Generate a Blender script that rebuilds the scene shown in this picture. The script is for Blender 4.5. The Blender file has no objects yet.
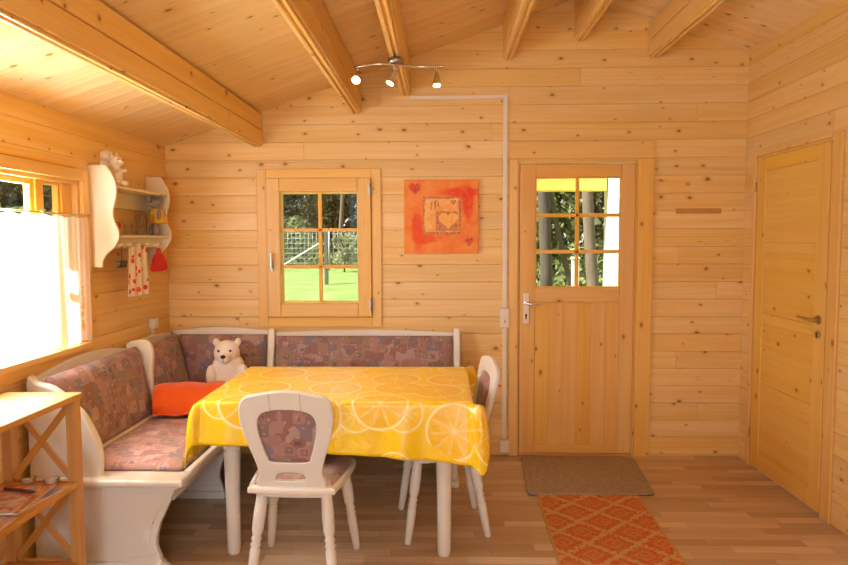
import bpy, bmesh, math, random
from mathutils import Vector, Matrix, noise as mnoise
R = math.radians
PI = math.pi
scene = bpy.context.scene
col = scene.collection
random.seed(7)

# ------------------------------------------------------------------ camera, world, lights, exposure
cam_d = bpy.data.cameras.new('camera'); cam = bpy.data.objects.new('camera', cam_d); col.objects.link(cam)
cam_d.sensor_width = 36.0; cam_d.lens = 36.0 * 650.0 / 848.0; cam_d.clip_start = 0.02; cam_d.clip_end = 300
PITCH, YAW, ROLL = .0648, .0269, .0036
cam.matrix_world = Matrix.Translation((0, 0, 1.44)) @ Matrix.Rotation(YAW, 4, 'Z') @ Matrix.Rotation(PI/2 - PITCH, 4, 'X') @ Matrix.Rotation(-ROLL, 4, 'Z')
scene.camera = cam
vs = scene.view_settings
vs.view_transform = 'Standard'; vs.look = 'None'; vs.gamma = 1.0; vs.use_curve_mapping = False
vs.exposure = 0.63
cy = scene.cycles
cy.use_denoising = True; cy.max_bounces = 10; cy.diffuse_bounces = 6; cy.glossy_bounces = 3; cy.transparent_max_bounces = 16
cy.caustics_reflective = False; cy.caustics_refractive = False; cy.sample_clamp_indirect = 6.0

w = bpy.data.worlds.new('world'); scene.world = w; w.use_nodes = True
wn = w.node_tree; wn.nodes.clear()
wo = wn.nodes.new('ShaderNodeOutputWorld'); bg = wn.nodes.new('ShaderNodeBackground'); sky = wn.nodes.new('ShaderNodeTexSky')
sky.sky_type = 'HOSEK_WILKIE'; sky.turbidity = 4.0; sky.ground_albedo = 0.3; sky.sun_direction = Vector((-.62, -.25, .78)).normalized()
mx = wn.nodes.new('ShaderNodeMix'); mx.data_type = 'RGBA'; mx.inputs[0].default_value = .55
wn.links.new(sky.outputs[0], mx.inputs[6]); mx.inputs[7].default_value = (1.0, .97, .92, 1)
wn.links.new(mx.outputs[2], bg.inputs[0]); bg.inputs[1].default_value = 1.25
wn.links.new(bg.outputs[0], wo.inputs[0])

sd = bpy.data.lights.new('sun', 'SUN'); sd.energy = 13.0; sd.angle = R(.6); sd.color = (1, .95, .85)
sun = bpy.data.objects.new('sun', sd); col.objects.link(sun)
sun.rotation_euler = Vector((-.50, -.18, .84)).to_track_quat('Z', 'Y').to_euler()

def area(name, loc, target, sx, sy, energy, color):
    d = bpy.data.lights.new(name, 'AREA'); d.shape = 'RECTANGLE'; d.size = sx; d.size_y = sy; d.energy = energy; d.color = color
    o = bpy.data.objects.new(name, d); col.objects.link(o); o.location = loc
    o.rotation_euler = (Vector(loc) - Vector(target)).to_track_quat('Z', 'Y').to_euler()
    return o
area('added_rear_fill', (-.33, -1.95, 1.35), (-.9, 3, 1.0), 1.8, 1.9, 38, (.90, .96, 1.0))  # added fill light behind the camera; its real source is unseen
area('daylight_side_window', (-1.90, 2.55, 1.33), (0, 2.7, 1.1), .75, 1.25, 58, (.94, .97, 1))

# ------------------------------------------------------------------ node helpers
class NT:
    def __init__(s, name):
        s.m = bpy.data.materials.new(name); s.m.use_nodes = True; s.t = s.m.node_tree; s.t.nodes.clear()
        s.out = s.t.nodes.new('ShaderNodeOutputMaterial')
    def n(s, typ, **kw):
        x = s.t.nodes.new(typ)
        for k, v in kw.items(): setattr(x, k, v)
        return x
    def L(s, a, b): s.t.links.new(a, b)
    def put(s, sock, v):
        if isinstance(v, bpy.types.NodeSocket): s.L(v, sock)
        elif isinstance(v, (tuple, list)) and len(v) == 3 and sock.type == 'RGBA': sock.default_value = (*v, 1)
        else: sock.default_value = v
    def M(s, op, a, b=None, c=None, clamp=False):
        x = s.n('ShaderNodeMath', operation=op, use_clamp=clamp); s.put(x.inputs[0], a)
        if b is not None: s.put(x.inputs[1], b)
        if c is not None: s.put(x.inputs[2], c)
        return x.outputs[0]
    def xyz(s, v):
        x = s.n('ShaderNodeSeparateXYZ'); s.L(v, x.inputs[0]); return x.outputs[0], x.outputs[1], x.outputs[2]
    def vec(s, a, b=0.0, c=0.0):
        x = s.n('ShaderNodeCombineXYZ'); s.put(x.inputs[0], a); s.put(x.inputs[1], b); s.put(x.inputs[2], c); return x.outputs[0]
    def mix(s, f, a, b, mode='MIX'):
        x = s.n('ShaderNodeMix', data_type='RGBA', blend_type=mode); s.put(x.inputs[0], f); s.put(x.inputs[6], a); s.put(x.inputs[7], b); return x.outputs[2]
    def noise(s, v, scale=1.0, detail=2.0, rough=.5, dist=0.0):
        x = s.n('ShaderNodeTexNoise'); s.L(v, x.inputs['Vector']); x.inputs['Scale'].default_value = scale
        x.inputs['Detail'].default_value = detail; x.inputs['Roughness'].default_value = rough; x.inputs['Distortion'].default_value = dist
        return x.outputs['Fac']
    def vor(s, v, scale=1.0, rnd=1.0, metric='EUCLIDEAN', dim='3D'):
        x = s.n('ShaderNodeTexVoronoi', distance=metric, voronoi_dimensions=dim); s.L(v, x.inputs['Vector']); x.inputs['Scale'].default_value = scale
        x.inputs['Randomness'].default_value = rnd; return x
    def white(s, v, dim='1D'):
        x = s.n('ShaderNodeTexWhiteNoise', noise_dimensions=dim)
        s.put(x.inputs['W'] if dim == '1D' else x.inputs['Vector'], v); return x
    def ramp(s, f, stops, interp='LINEAR'):
        x = s.n('ShaderNodeValToRGB'); s.put(x.inputs[0], f); r = x.color_ramp; r.interpolation = interp
        while len(r.elements) < len(stops): r.elements.new(.5)
        for e, (p, c) in zip(r.elements, stops): e.position = p; e.color = (*c, 1)
        return x.outputs[0]
    def step(s, v, a, b):   # smooth ramp 0..1 from a to b
        x = s.n('ShaderNodeMapRange', interpolation_type='SMOOTHSTEP'); s.put(x.inputs[0], v)
        x.inputs[1].default_value = a; x.inputs[2].default_value = b; return x.outputs[0]
    def uv(s): return s.n('ShaderNodeTexCoord').outputs['UV']
    def ob(s): return s.n('ShaderNodeTexCoord').outputs['Object']
    def bsdf(s, color, rough=.5, metal=0.0, bump=None, bstr=.3, bdist=.002, spec=.5, **kw):
        p = s.n('ShaderNodeBsdfPrincipled'); s.put(p.inputs['Base Color'], color); s.put(p.inputs['Roughness'], rough)
        s.put(p.inputs['Metallic'], metal); p.inputs['Specular IOR Level'].default_value = spec
        for k, v in kw.items(): s.put(p.inputs[k.replace('_', ' ')], v)
        if bump is not None:
            b = s.n('ShaderNodeBump'); b.inputs['Strength'].default_value = bstr; b.inputs['Distance'].default_value = bdist
            s.L(bump, b.inputs['Height']); s.L(b.outputs[0], p.inputs['Normal'])
        s.L(p.outputs[0], s.out.inputs[0]); return p

def wood(name, light, dark, knot=(.24, .09, .022), rough=.42, knots=1.0, tone=.16, across=.11):
    s = NT(name); u, v, _ = s.xyz(s.uv())
    idn = s.M('FLOOR', s.M('DIVIDE', s.M('ADD', v, 5.0), 10.0)); vl = s.M('SUBTRACT', v, s.M('MULTIPLY', idn, 10.0))
    wnz = s.white(idn); rnd = wnz.outputs['Value']
    u2 = s.M('ADD', u, s.M('MULTIPLY', rnd, 37.0))
    r2 = s.M('MULTIPLY', rnd, 91.0)
    warp = s.noise(s.vec(s.M('MULTIPLY', u2, 2.0), s.M('MULTIPLY', vl, 9.0), r2), 1.0, 1.0)
    vw = s.M('ADD', vl, s.M('MULTIPLY', warp, .03))
    g1 = s.noise(s.vec(s.M('MULTIPLY', u2, 1.3), s.M('MULTIPLY', vw, 70.0), r2), 1.0, 3.0, .6)
    g2 = s.noise(s.vec(s.M('MULTIPLY', u2, .8), s.M('MULTIPLY', vw, 14.0), r2), 1.0, 2.0, .5)
    f = s.step(s.M('ADD', s.M('MULTIPLY', g1, .5), s.M('MULTIPLY', g2, .5)), .34, .68)
    c = s.mix(f, light, dark)
    vt = s.M('ADD', s.M('MULTIPLY', rnd, 2*tone), 1.0 - tone)
    hs = s.n('ShaderNodeHueSaturation'); s.L(c, hs.inputs['Color']); s.L(vt, hs.inputs['Value'])
    s.L(s.M('ADD', .94, s.M('MULTIPLY', s.white(s.M('ADD', idn, .37)).outputs['Value'], .14)), hs.inputs['Saturation'])
    c = hs.outputs[0]
    if knots > 0:
        vo = s.vor(s.vec(s.M('DIVIDE', u2, .17), s.M('ADD', s.M('DIVIDE', vw, across), s.M('FLOOR', r2)), 0.0), 1.0, 1.0, dim='2D')
        cr = s.xyz(vo.outputs['Color'])
        gate = s.M('LESS_THAN', cr[0], .42*knots)
        sz = s.M('ADD', .032, s.M('MULTIPLY', s.M('MULTIPLY', cr[1], cr[1]), .07))
        dn = s.M('DIVIDE', vo.outputs['Distance'], sz)
        k = s.M('MULTIPLY', s.M('SUBTRACT', 1.0, s.step(dn, .6, 1.25)), gate)
        halo = s.M('MULTIPLY', s.M('MULTIPLY', s.M('SUBTRACT', 1.0, s.step(dn, .8, 3.2)), gate), .40)
        c = s.mix(halo, c, (dark[0]*.82, dark[1]*.68, dark[2]*.5))
        c = s.mix(s.M('MULTIPLY', k, .85), c, knot)
    s.bsdf(c, rough, bump=g1, bstr=.12, bdist=.001)
    return s.m

def plain(name, color, rough=.5, metal=0.0, var=.06, scale=18, bump=.0, **kw):
    s = NT(name); n = s.noise(s.ob(), scale, 3.0)
    lo = tuple(max(0, x*(1-var)) for x in color); hi = tuple(min(1, x*(1+var)) for x in color)
    s.bsdf(s.mix(n, lo, hi), rough, metal, bump=n if bump else None, bstr=bump, bdist=.003, **kw)
    return s.m

M = {}
M['wall'] = wood('pine_wall', (.83, .59, .265), (.75, .46, .145), tone=.05)
M['ceil'] = wood('pine_ceiling', (.86, .66, .37), (.78, .52, .23), tone=.035)
M['beam'] = wood('pine_beam', (.85, .59, .23), (.79, .49, .145), tone=.02, across=.16, knots=.8)
M['frame'] = wood('pine_frame', (.82, .53, .19), (.76, .44, .12), tone=.035, knots=.55)
M['sash'] = wood('pine_sash', (.86, .50, .11), (.80, .42, .07), tone=.02, knots=.3)
M['bead'] = wood('sunlit_bead_pine', (.90, .70, .22), (.86, .62, .16), tone=.02, knots=0)  # outdoor sunlight on the bead is put into this bright yellow
M['door'] = wood('pine_door', (.78, .46, .14), (.71, .37, .09), tone=.03, knots=.6)
M['door2'] = wood('pine_door_panel', (.82, .53, .14), (.76, .44, .09), tone=.03, knots=.6)
M['rack'] = wood('pine_rack', (.62, .32, .088), (.52, .235, .055), tone=.04, knots=.5)
M['cream'] = plain('cream_paint', (.75, .73, .695), .38, var=.03, scale=6)
M['cream_seat'] = plain('cream_gloss_paint', (.80, .76, .69), .28, var=.03, scale=6)
M['shelfpaint'] = plain('ivory_shelf_paint', (.80, .70, .52), .4, var=.04, scale=9)
M['plastic'] = plain('white_plastic', (.80, .72, .62), .35, var=.02)
M['steel'] = plain('brushed_steel', (.45, .43, .40), .38, 1.0, var=.05)
M['chrome'] = plain('satin_chrome', (.80, .78, .76), .22, 1.0, var=.03)
M['brass'] = plain('aged_brass', (.60, .45, .22), .3, 1.0, var=.08)
M['black'] = plain('black_plastic', (.015, .013, .012), .4)
M['darkbrown'] = plain('dark_brown_wood', (.10, .04, .02), .5)
M['brownstrip'] = plain('stained_strip', (.52, .25, .075), .6, var=.25, scale=14)
M['plushwhite'] = plain('white_plush', (.80, .68, .55), .95, var=.10, scale=60, bump=.6)
M['bear'] = plain('cream_plush', (.85, .76, .67), .95, var=.08, scale=70, bump=.7)
M['greyplush'] = plain('grey_plush', (.30, .26, .24), .95, var=.12, scale=60, bump=.6)
M['redcloth'] = plain('red_cloth', (.62, .02, .03), .8, var=.1)
M['yellowcloth'] = plain('yellow_dress', (.75, .42, .03), .85, var=.12, scale=30)
M['orange'] = None

def floor_mat():
    s = NT('laminate_floor'); x, y, z = s.xyz(s.ob())
    row = s.M('FLOOR', s.M('DIVIDE', y, .064)); rr = s.white(row).outputs['Value']
    cx = s.M('DIVIDE', s.M('ADD', x, s.M('MULTIPLY', rr, 3.0)), .46); colr = s.M('FLOOR', cx)
    rnd = s.white(s.vec(row, colr, 0.0), '3D').outputs['Value']
    g = s.noise(s.vec(s.M('MULTIPLY', x, 3.0), s.M('MULTIPLY', y, 75.0), s.M('MULTIPLY', rnd, 40.0)), 1.0, 3.0, .6)
    c = s.ramp(rnd, [(0, (.46, .31, .185)), (.35, (.56, .39, .25)), (.7, (.63, .46, .31)), (1, (.74, .58, .42))])
    c = s.mix(s.M('MULTIPLY', s.step(g, .4, .75), .4), c, (.36, .21, .11))
    fy = s.M('FRACT', s.M('DIVIDE', y, .064)); fx = s.M('FRACT', cx)
    ln = s.M('MAXIMUM', s.M('LESS_THAN', fy, .03), s.M('LESS_THAN', fx, .006))
    c = s.mix(s.M('MULTIPLY', ln, .35), c, (.16, .08, .04))
    s.bsdf(c, .36, bump=g, bstr=.08, bdist=.001); return s.m
M['floor'] = floor_mat()

def upholstery(name, bright=1.0):
    s = NT(name); o = s.ob()
    wv = s.noise(o, 9.0, 2.0)
    ow = s.n('ShaderNodeVectorMath', operation='ADD'); s.L(o, ow.inputs[0]); s.L(s.vec(s.M('MULTIPLY', wv, .03), s.M('MULTIPLY', wv, -.02), s.M('MULTIPLY', wv, .03)), ow.inputs[1])
    v = s.vor(ow.outputs[0], 19.0, .85, 'CHEBYCHEV'); r, g, b = s.xyz(v.outputs['Color'])
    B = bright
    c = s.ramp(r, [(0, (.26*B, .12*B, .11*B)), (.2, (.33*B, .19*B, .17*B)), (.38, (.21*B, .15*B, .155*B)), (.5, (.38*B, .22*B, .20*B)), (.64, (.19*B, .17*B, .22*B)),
                   (.76, (.29*B, .21*B, .14*B)), (.88, (.42*B, .30*B, .28*B)), (1, (.23*B, .16*B, .15*B))], 'CONSTANT')
    c = s.mix(s.M('MULTIPLY', s.noise(o, 4.0, 2.0), .6), c, (.31*B, .18*B, .165*B))
    d = v.outputs['Distance']
    ring = s.M('MULTIPLY', s.M('LESS_THAN', s.M('ABSOLUTE', s.M('SUBTRACT', d, .20)), .05), s.M('GREATER_THAN', g, .72))
    c = s.mix(s.M('MULTIPLY', ring, .55), c, (.07*B, .06*B, .09*B))
    v2 = s.vor(o, 42.0, 1.0); r2 = s.xyz(v2.outputs['Color'])[0]
    fl = s.M('MULTIPLY', s.M('LESS_THAN', v2.outputs['Distance'], .33), s.M('GREATER_THAN', r2, .72))
    c = s.mix(s.M('MULTIPLY', fl, .5), c, (.50*B, .38*B, .36*B))
    fd = s.M('MULTIPLY', s.M('LESS_THAN', v2.outputs['Distance'], .3), s.M('LESS_THAN', r2, .2))
    c = s.mix(s.M('MULTIPLY', fd, .5), c, (.12*B, .08*B, .08*B))
    s.bsdf(c, .85, bump=s.noise(o, 300.0, 1.0), bstr=.2, bdist=.001, spec=.3, Sheen_Weight=.15); return s.m
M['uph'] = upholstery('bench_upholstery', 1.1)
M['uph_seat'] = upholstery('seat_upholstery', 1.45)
M['uph_chair'] = upholstery('chair_upholstery', 1.1)

def cloth_mat():
    s = NT('citrus_slice_oilcloth'); u, v, _ = s.xyz(s.uv())
    base = s.mix(s.noise(s.vec(u, v), 7.0, 3.0), (.92, .56, .006), (.95, .68, .018))
    def layer(c, scale, ox, oy, rad, gate_lo, deep):
        p = s.vec(s.M('ADD', u, ox), s.M('ADD', v, oy)); vo = s.vor(p, scale, .42, dim='2D')
        d = vo.outputs['Distance']
        rel = s.n('ShaderNodeVectorMath', operation='SUBTRACT'); sc = s.n('ShaderNodeVectorMath', operation='SCALE'); s.L(p, sc.inputs[0]); sc.inputs['Scale'].default_value = 1.0
        s.L(sc.outputs[0], rel.inputs[0]); s.L(vo.outputs['Position'], rel.inputs[1])
        rx, ry, _z = s.xyz(rel.outputs[0]); ang = s.M('ARCTAN2', ry, rx); cr = s.xyz(vo.outputs['Color'])
        ang = s.M('ADD', ang, s.M('MULTIPLY', cr[1], 6.0))
        fr = s.M('FRACT', s.M('MULTIPLY', ang, 10/(2*PI)))
        dd = s.M('MULTIPLY', s.M('ABSOLUTE', s.M('SUBTRACT', fr, .5)), s.M('MULTIPLY', d, 2*PI/10))   # arc distance to the segment wall side
        inside = s.M('LESS_THAN', d, rad)
        spoke = s.M('MULTIPLY', s.M('SUBTRACT', 1.0, s.step(dd, .006, .028)), s.M('LESS_THAN', d, rad*.86))
        ringd = s.M('ABSOLUTE', s.M('SUBTRACT', d, rad*.95)); ring = s.M('SUBTRACT', 1.0, s.step(ringd, rad*.025, rad*.065))
        core = s.M('SUBTRACT', 1.0, s.step(d, .02, .07))
        gate = s.M('GREATER_THAN', cr[2], gate_lo)
        c = s.mix(s.M('MULTIPLY', s.M('MULTIPLY', inside, gate), .7), c, deep)
        pale = s.M('MAXIMUM', s.M('MULTIPLY', ring, .95), s.M('MAXIMUM', s.M('MULTIPLY', spoke, .32), s.M('MULTIPLY', core, .7)))
        return s.mix(s.M('MULTIPLY', pale, gate), c, (.97, .84, .40))
    c = layer(base, 5.0, 3.3, 1.7, .42, .25, (.93, .60, .012))
    c = layer(c, 3.5, .13, .21, .44, .2, (.90, .50, .006))
    b = s.noise(s.vec(u, v), 14.0, 2.0)
    s.bsdf(c, .30, bump=b, bstr=.35, bdist=.012, spec=.4, Coat_Weight=.10, Coat_Roughness=.2); return s.m
M['cloth'] = cloth_mat()

def orange_mat():
    s = NT('orange_fleece'); o = s.ob(); n = s.noise(o, 160.0, 3.0)
    s.bsdf(s.mix(s.noise(o, 12.0, 2.0), (.66, .070, .005), (.76, .11, .010)), .95, bump=n, bstr=.5, bdist=.003, spec=.2, Sheen_Weight=.3); return s.m
M['orange'] = orange_mat()

def mat_mat():
    s = NT('brown_doormat_pile'); o = s.ob(); n = s.noise(o, 120.0, 3.0, .7); n2 = s.noise(o, 5.0, 2.0)
    c = s.mix(s.step(n, .3, .7), (.27, .205, .145), (.56, .46, .35)); c = s.mix(s.M('MULTIPLY', n2, .35), c, (.34, .23, .14))
    s.bsdf(c, .95, bump=n, bstr=.8, bdist=.006, spec=.15); return s.m
M['doormat'] = mat_mat()

def runner_mat():
    s = NT('diamond_runner_weave'); x, y, z = s.xyz(s.ob())
    q = .010
    xq = s.M('MULTIPLY', s.M('FLOOR', s.M('DIVIDE', x, q)), q); yq = s.M('MULTIPLY', s.M('FLOOR', s.M('DIVIDE', y, q)), q)
    a = s.M('DIVIDE', xq, .235); b = s.M('DIVIDE', yq, .235)
    p = s.M('ADD', a, b); m = s.M('SUBTRACT', a, b)
    fp = s.M('ABSOLUTE', s.M('SUBTRACT', s.M('FRACT', p), .5)); fm = s.M('ABSOLUTE', s.M('SUBTRACT', s.M('FRACT', m), .5))
    dmax = s.M('MAXIMUM', fp, fm)                       # 0 at the diamond's heart, .5 on the lattice
    jag = s.M('MULTIPLY', s.white(s.vec(xq, yq, 4.0), '3D').outputs['Value'], .09)
    lattice = s.M('GREATER_THAN', s.M('ADD', dmax, jag), .475)
    dots = s.M('LESS_THAN', s.white(s.vec(xq, yq, 1.0), '3D').outputs['Value'], .28)
    heart = s.M('LESS_THAN', dmax, .07); ring = s.M('LESS_THAN', s.M('ABSOLUTE', s.M('SUBTRACT', dmax, .19)), .035)
    beige = (.62, .38, .17); red = (.56, .14, .035)
    c = s.mix(lattice, red, beige)
    c = s.mix(s.M('MULTIPLY', s.M('MAXIMUM', s.M('MULTIPLY', dots, .8), s.M('MAXIMUM', heart, ring)), .45), c, beige)
    edge = s.M('GREATER_THAN', s.M('ABSOLUTE', s.M('SUBTRACT', x, 0.0)), .272)
    c = s.mix(edge, c, (.56, .30, .11))
    n = s.noise(s.ob(), 260.0, 1.0)
    s.bsdf(c, .9, bump=n, bstr=.4, bdist=.002, spec=.2); return s.m
M['runner'] = runner_mat()

def curtain_mat():
    s = NT('sheer_white_curtain'); x, y, z = s.xyz(s.ob())
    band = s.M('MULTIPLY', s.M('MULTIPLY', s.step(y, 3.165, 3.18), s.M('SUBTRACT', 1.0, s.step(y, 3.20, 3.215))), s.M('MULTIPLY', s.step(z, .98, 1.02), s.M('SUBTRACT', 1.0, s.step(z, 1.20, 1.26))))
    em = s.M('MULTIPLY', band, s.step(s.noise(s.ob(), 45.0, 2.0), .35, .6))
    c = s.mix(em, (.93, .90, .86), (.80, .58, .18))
    d = s.n('ShaderNodeBsdfDiffuse'); t = s.n('ShaderNodeBsdfTranslucent'); tr = s.n('ShaderNodeBsdfTransparent')
    s.L(c, d.inputs[0]); s.L(c, t.inputs[0])
    m1 = s.n('ShaderNodeMixShader'); m1.inputs[0].default_value = .6; s.L(d.outputs[0], m1.inputs[1]); s.L(t.outputs[0], m1.inputs[2])
    m2 = s.n('ShaderNodeMixShader'); m2.inputs[0].default_value = .06; s.L(m1.outputs[0], m2.inputs[1]); s.L(tr.outputs[0], m2.inputs[2])
    s.L(m2.outputs[0], s.out.inputs[0]); return s.m
M['curtain'] = curtain_mat()

def glass_mat(name, tint=(1, 1, 1), refl=.08):
    s = NT(name); g = s.n('ShaderNodeBsdfGlossy'); g.inputs['Roughness'].default_value = .02; t = s.n('ShaderNodeBsdfTransparent'); t.inputs[0].default_value = (*tint, 1)
    fr = s.n('ShaderNodeLayerWeight'); fr.inputs[0].default_value = .5
    f = s.M('ADD', s.M('MULTIPLY', s.M('POWER', fr.outputs['Facing'], 4.0), refl*1.2), .03)
    m = s.n('ShaderNodeMixShader'); s.L(f, m.inputs[0]); s.L(t.outputs[0], m.inputs[1]); s.L(g.outputs[0], m.inputs[2]); s.L(m.outputs[0], s.out.inputs[0]); return s.m
M['pane'] = glass_mat('window_glass'); M['glass'] = glass_mat('tumbler_glass', (.99, .985, .975), 1.2)

def towel_mat():
    s = NT('poppy_tea_towel'); o = s.ob(); v = s.vor(o, 26.0, .7); r, g, b = s.xyz(v.outputs['Color'])
    fl = s.M('MULTIPLY', s.M('LESS_THAN', s.M('ADD', v.outputs['Distance'], s.M('MULTIPLY', s.noise(o, 90.0), .2)), .48), s.M('GREATER_THAN', r, .35))
    c = s.mix(fl, (.82, .70, .55), (.68, .06, .03))
    lf = s.M('MULTIPLY', s.M('LESS_THAN', v.outputs['Distance'], .2), s.M('LESS_THAN', r, .35)); c = s.mix(lf, c, (.35, .28, .12))
    s.bsdf(c, .9); return s.m
M['towel'] = towel_mat()

def canvas_mat():
    s = NT('orange_painted_canvas'); x, y, z = s.xyz(s.ob())      # object centre = canvas centre
    n = s.noise(s.ob(), 9.0, 4.0, .6); n2 = s.noise(s.ob(), 45.0, 3.0)
    c = s.mix(s.step(n, .3, .7), (.84, .19, .03), (.88, .32, .07))
    def blob(c, cx, cz, rx, rz, colr, amt, soft=.35):
        d = s.M('SQRT', s.M('ADD', s.M('POWER', s.M('ABSOLUTE', s.M('DIVIDE', s.M('SUBTRACT', x, cx), rx)), 2.0), s.M('POWER', s.M('ABSOLUTE', s.M('DIVIDE', s.M('SUBTRACT', z, cz), rz)), 2.0)))
        d = s.M('ADD', d, s.M('MULTIPLY', s.M('SUBTRACT', n, .5), .9))
        return s.mix(s.M('MULTIPLY', s.M('SUBTRACT', 1.0, s.step(d, 1-soft, 1+soft)), amt), c, colr)
    c = blob(c, .13, .155, .11, .035, (.80, .045, .01), .9); c = blob(c, .175, .08, .035, .12, (.80, .05, .01), .9)
    c = blob(c, -.155, -.08, .035, .11, (.80, .05, .01), .8); c = blob(c, -.11, -.145, .09, .03, (.82, .07, .01), .8)
    c = s.mix(s.M('MULTIPLY', s.step(n2, .5, .8), .3), c, (.95, .50, .20))
    s.bsdf(c, .7, bump=n2, bstr=.5, bdist=.003); return s.m
M['canvas'] = canvas_mat()
def mottled(name, a, b, scale=40, rough=.75):
    s = NT(name); n = s.noise(s.ob(), scale, 3.0, .6); s.bsdf(s.mix(s.step(n, .35, .65), a, b), rough); return s.m
M['paint_inner'] = mottled('peach_paint_patch', (.88, .36, .10), (.92, .55, .22), 24)
M['paint_mauve'] = mottled('mauve_paint_strokes', (.50, .13, .09), (.74, .30, .12), 60)
M['paint_heart'] = mottled('crimson_paint_heart', (.58, .04, .02), (.80, .12, .05), 50)
M['paint_gold'] = mottled('gold_paint_heart', (.90, .40, .09), (.93, .55, .18), 50)
M['mag_a'] = mottled('magazine_cover_print', (.55, .08, .04), (.75, .62, .50), 22, .3)
M['mag_b'] = mottled('magazine_blue_print', (.15, .14, .28), (.72, .30, .10), 16, .3)
M['mag_c'] = mottled('magazine_orange_print', (.78, .34, .06), (.45, .12, .05), 20, .3)
M['mag_d'] = mottled('magazine_pale_print', (.66, .36, .28), (.72, .58, .46), 30, .3)
M['paper'] = plain('paper', (.80, .74, .66), .6)
M['metal_grey'] = plain('grey_fence_metal', (.36, .38, .36), .5, .2)
M['darkpost'] = plain('weathered_post', (.09, .10, .085), .8)
M['whitepost'] = plain('white_post_paint', (.80, .80, .76), .6)
M['render'] = plain('white_render_wall', (.86, .84, .76), .8)
M['yellowwood'] = plain('yellow_porch_paint', (.82, .60, .10), .6)
def bark(name, a, b):
    s = NT(name); x, y, z = s.xyz(s.ob()); n = s.noise(s.vec(s.M('MULTIPLY', x, 22.0), s.M('MULTIPLY', y, 22.0), s.M('MULTIPLY', z, 4.0)), 1.0, 4.0, .6)
    s.bsdf(s.mix(n, a, b), .9, bump=n, bstr=.6, bdist=.02); return s.m
M['bark'] = bark('tree_bark', (.035, .025, .018), (.10, .08, .06)); M['birch'] = bark('pale_bark', (.07, .052, .035), (.19, .145, .10))
def leaf(name, a, b):
    s = NT(name); n = s.noise(s.ob(), 2.2, 3.0); p = s.n('ShaderNodeBsdfDiffuse'); t = s.n('ShaderNodeBsdfTranslucent'); c = s.mix(s.step(n, .3, .7), a, b)
    s.L(c, p.inputs[0]); s.L(c, t.inputs[0]); m = s.n('ShaderNodeMixShader'); m.inputs[0].default_value = .3; s.L(p.outputs[0], m.inputs[1]); s.L(t.outputs[0], m.inputs[2]); s.L(m.outputs[0], s.out.inputs[0]); return s.m
M['leafdark'] = leaf('dark_foliage', (.035, .045, .02), (.14, .15, .075)); M['leafmid'] = leaf('mid_foliage', (.07, .10, .03), (.24, .28, .12))
M['leafpale'] = leaf('pale_foliage', (.14, .17, .09), (.34, .36, .24))
def grass():
    s = NT('lawn_grass'); o = s.ob(); n = s.noise(o, 1.2, 4.0, .6); n2 = s.noise(o, 25.0, 3.0, .7)
    c = s.mix(s.step(n, .35, .65), (.12, .19, .05), (.18, .26, .08)); c = s.mix(s.M('MULTIPLY', n2, .35), c, (.04, .08, .015))
    s.bsdf(c, .9, bump=n2, bstr=.6, bdist=.05, spec=.1); return s.m
M['grass'] = grass()
def emis(name, color, strength):
    s = NT(name); e = s.n('ShaderNodeEmission'); e.inputs[0].default_value = (*color, 1); e.inputs[1].default_value = strength; s.L(e.outputs[0], s.out.inputs[0]); return s.m
M['lens'] = emis('lit_spot_lens', (1, .80, .45), 4.0); M['lens_bright'] = emis('lit_spot_lens_facing', (1, .88, .55), 12.0)

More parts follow.
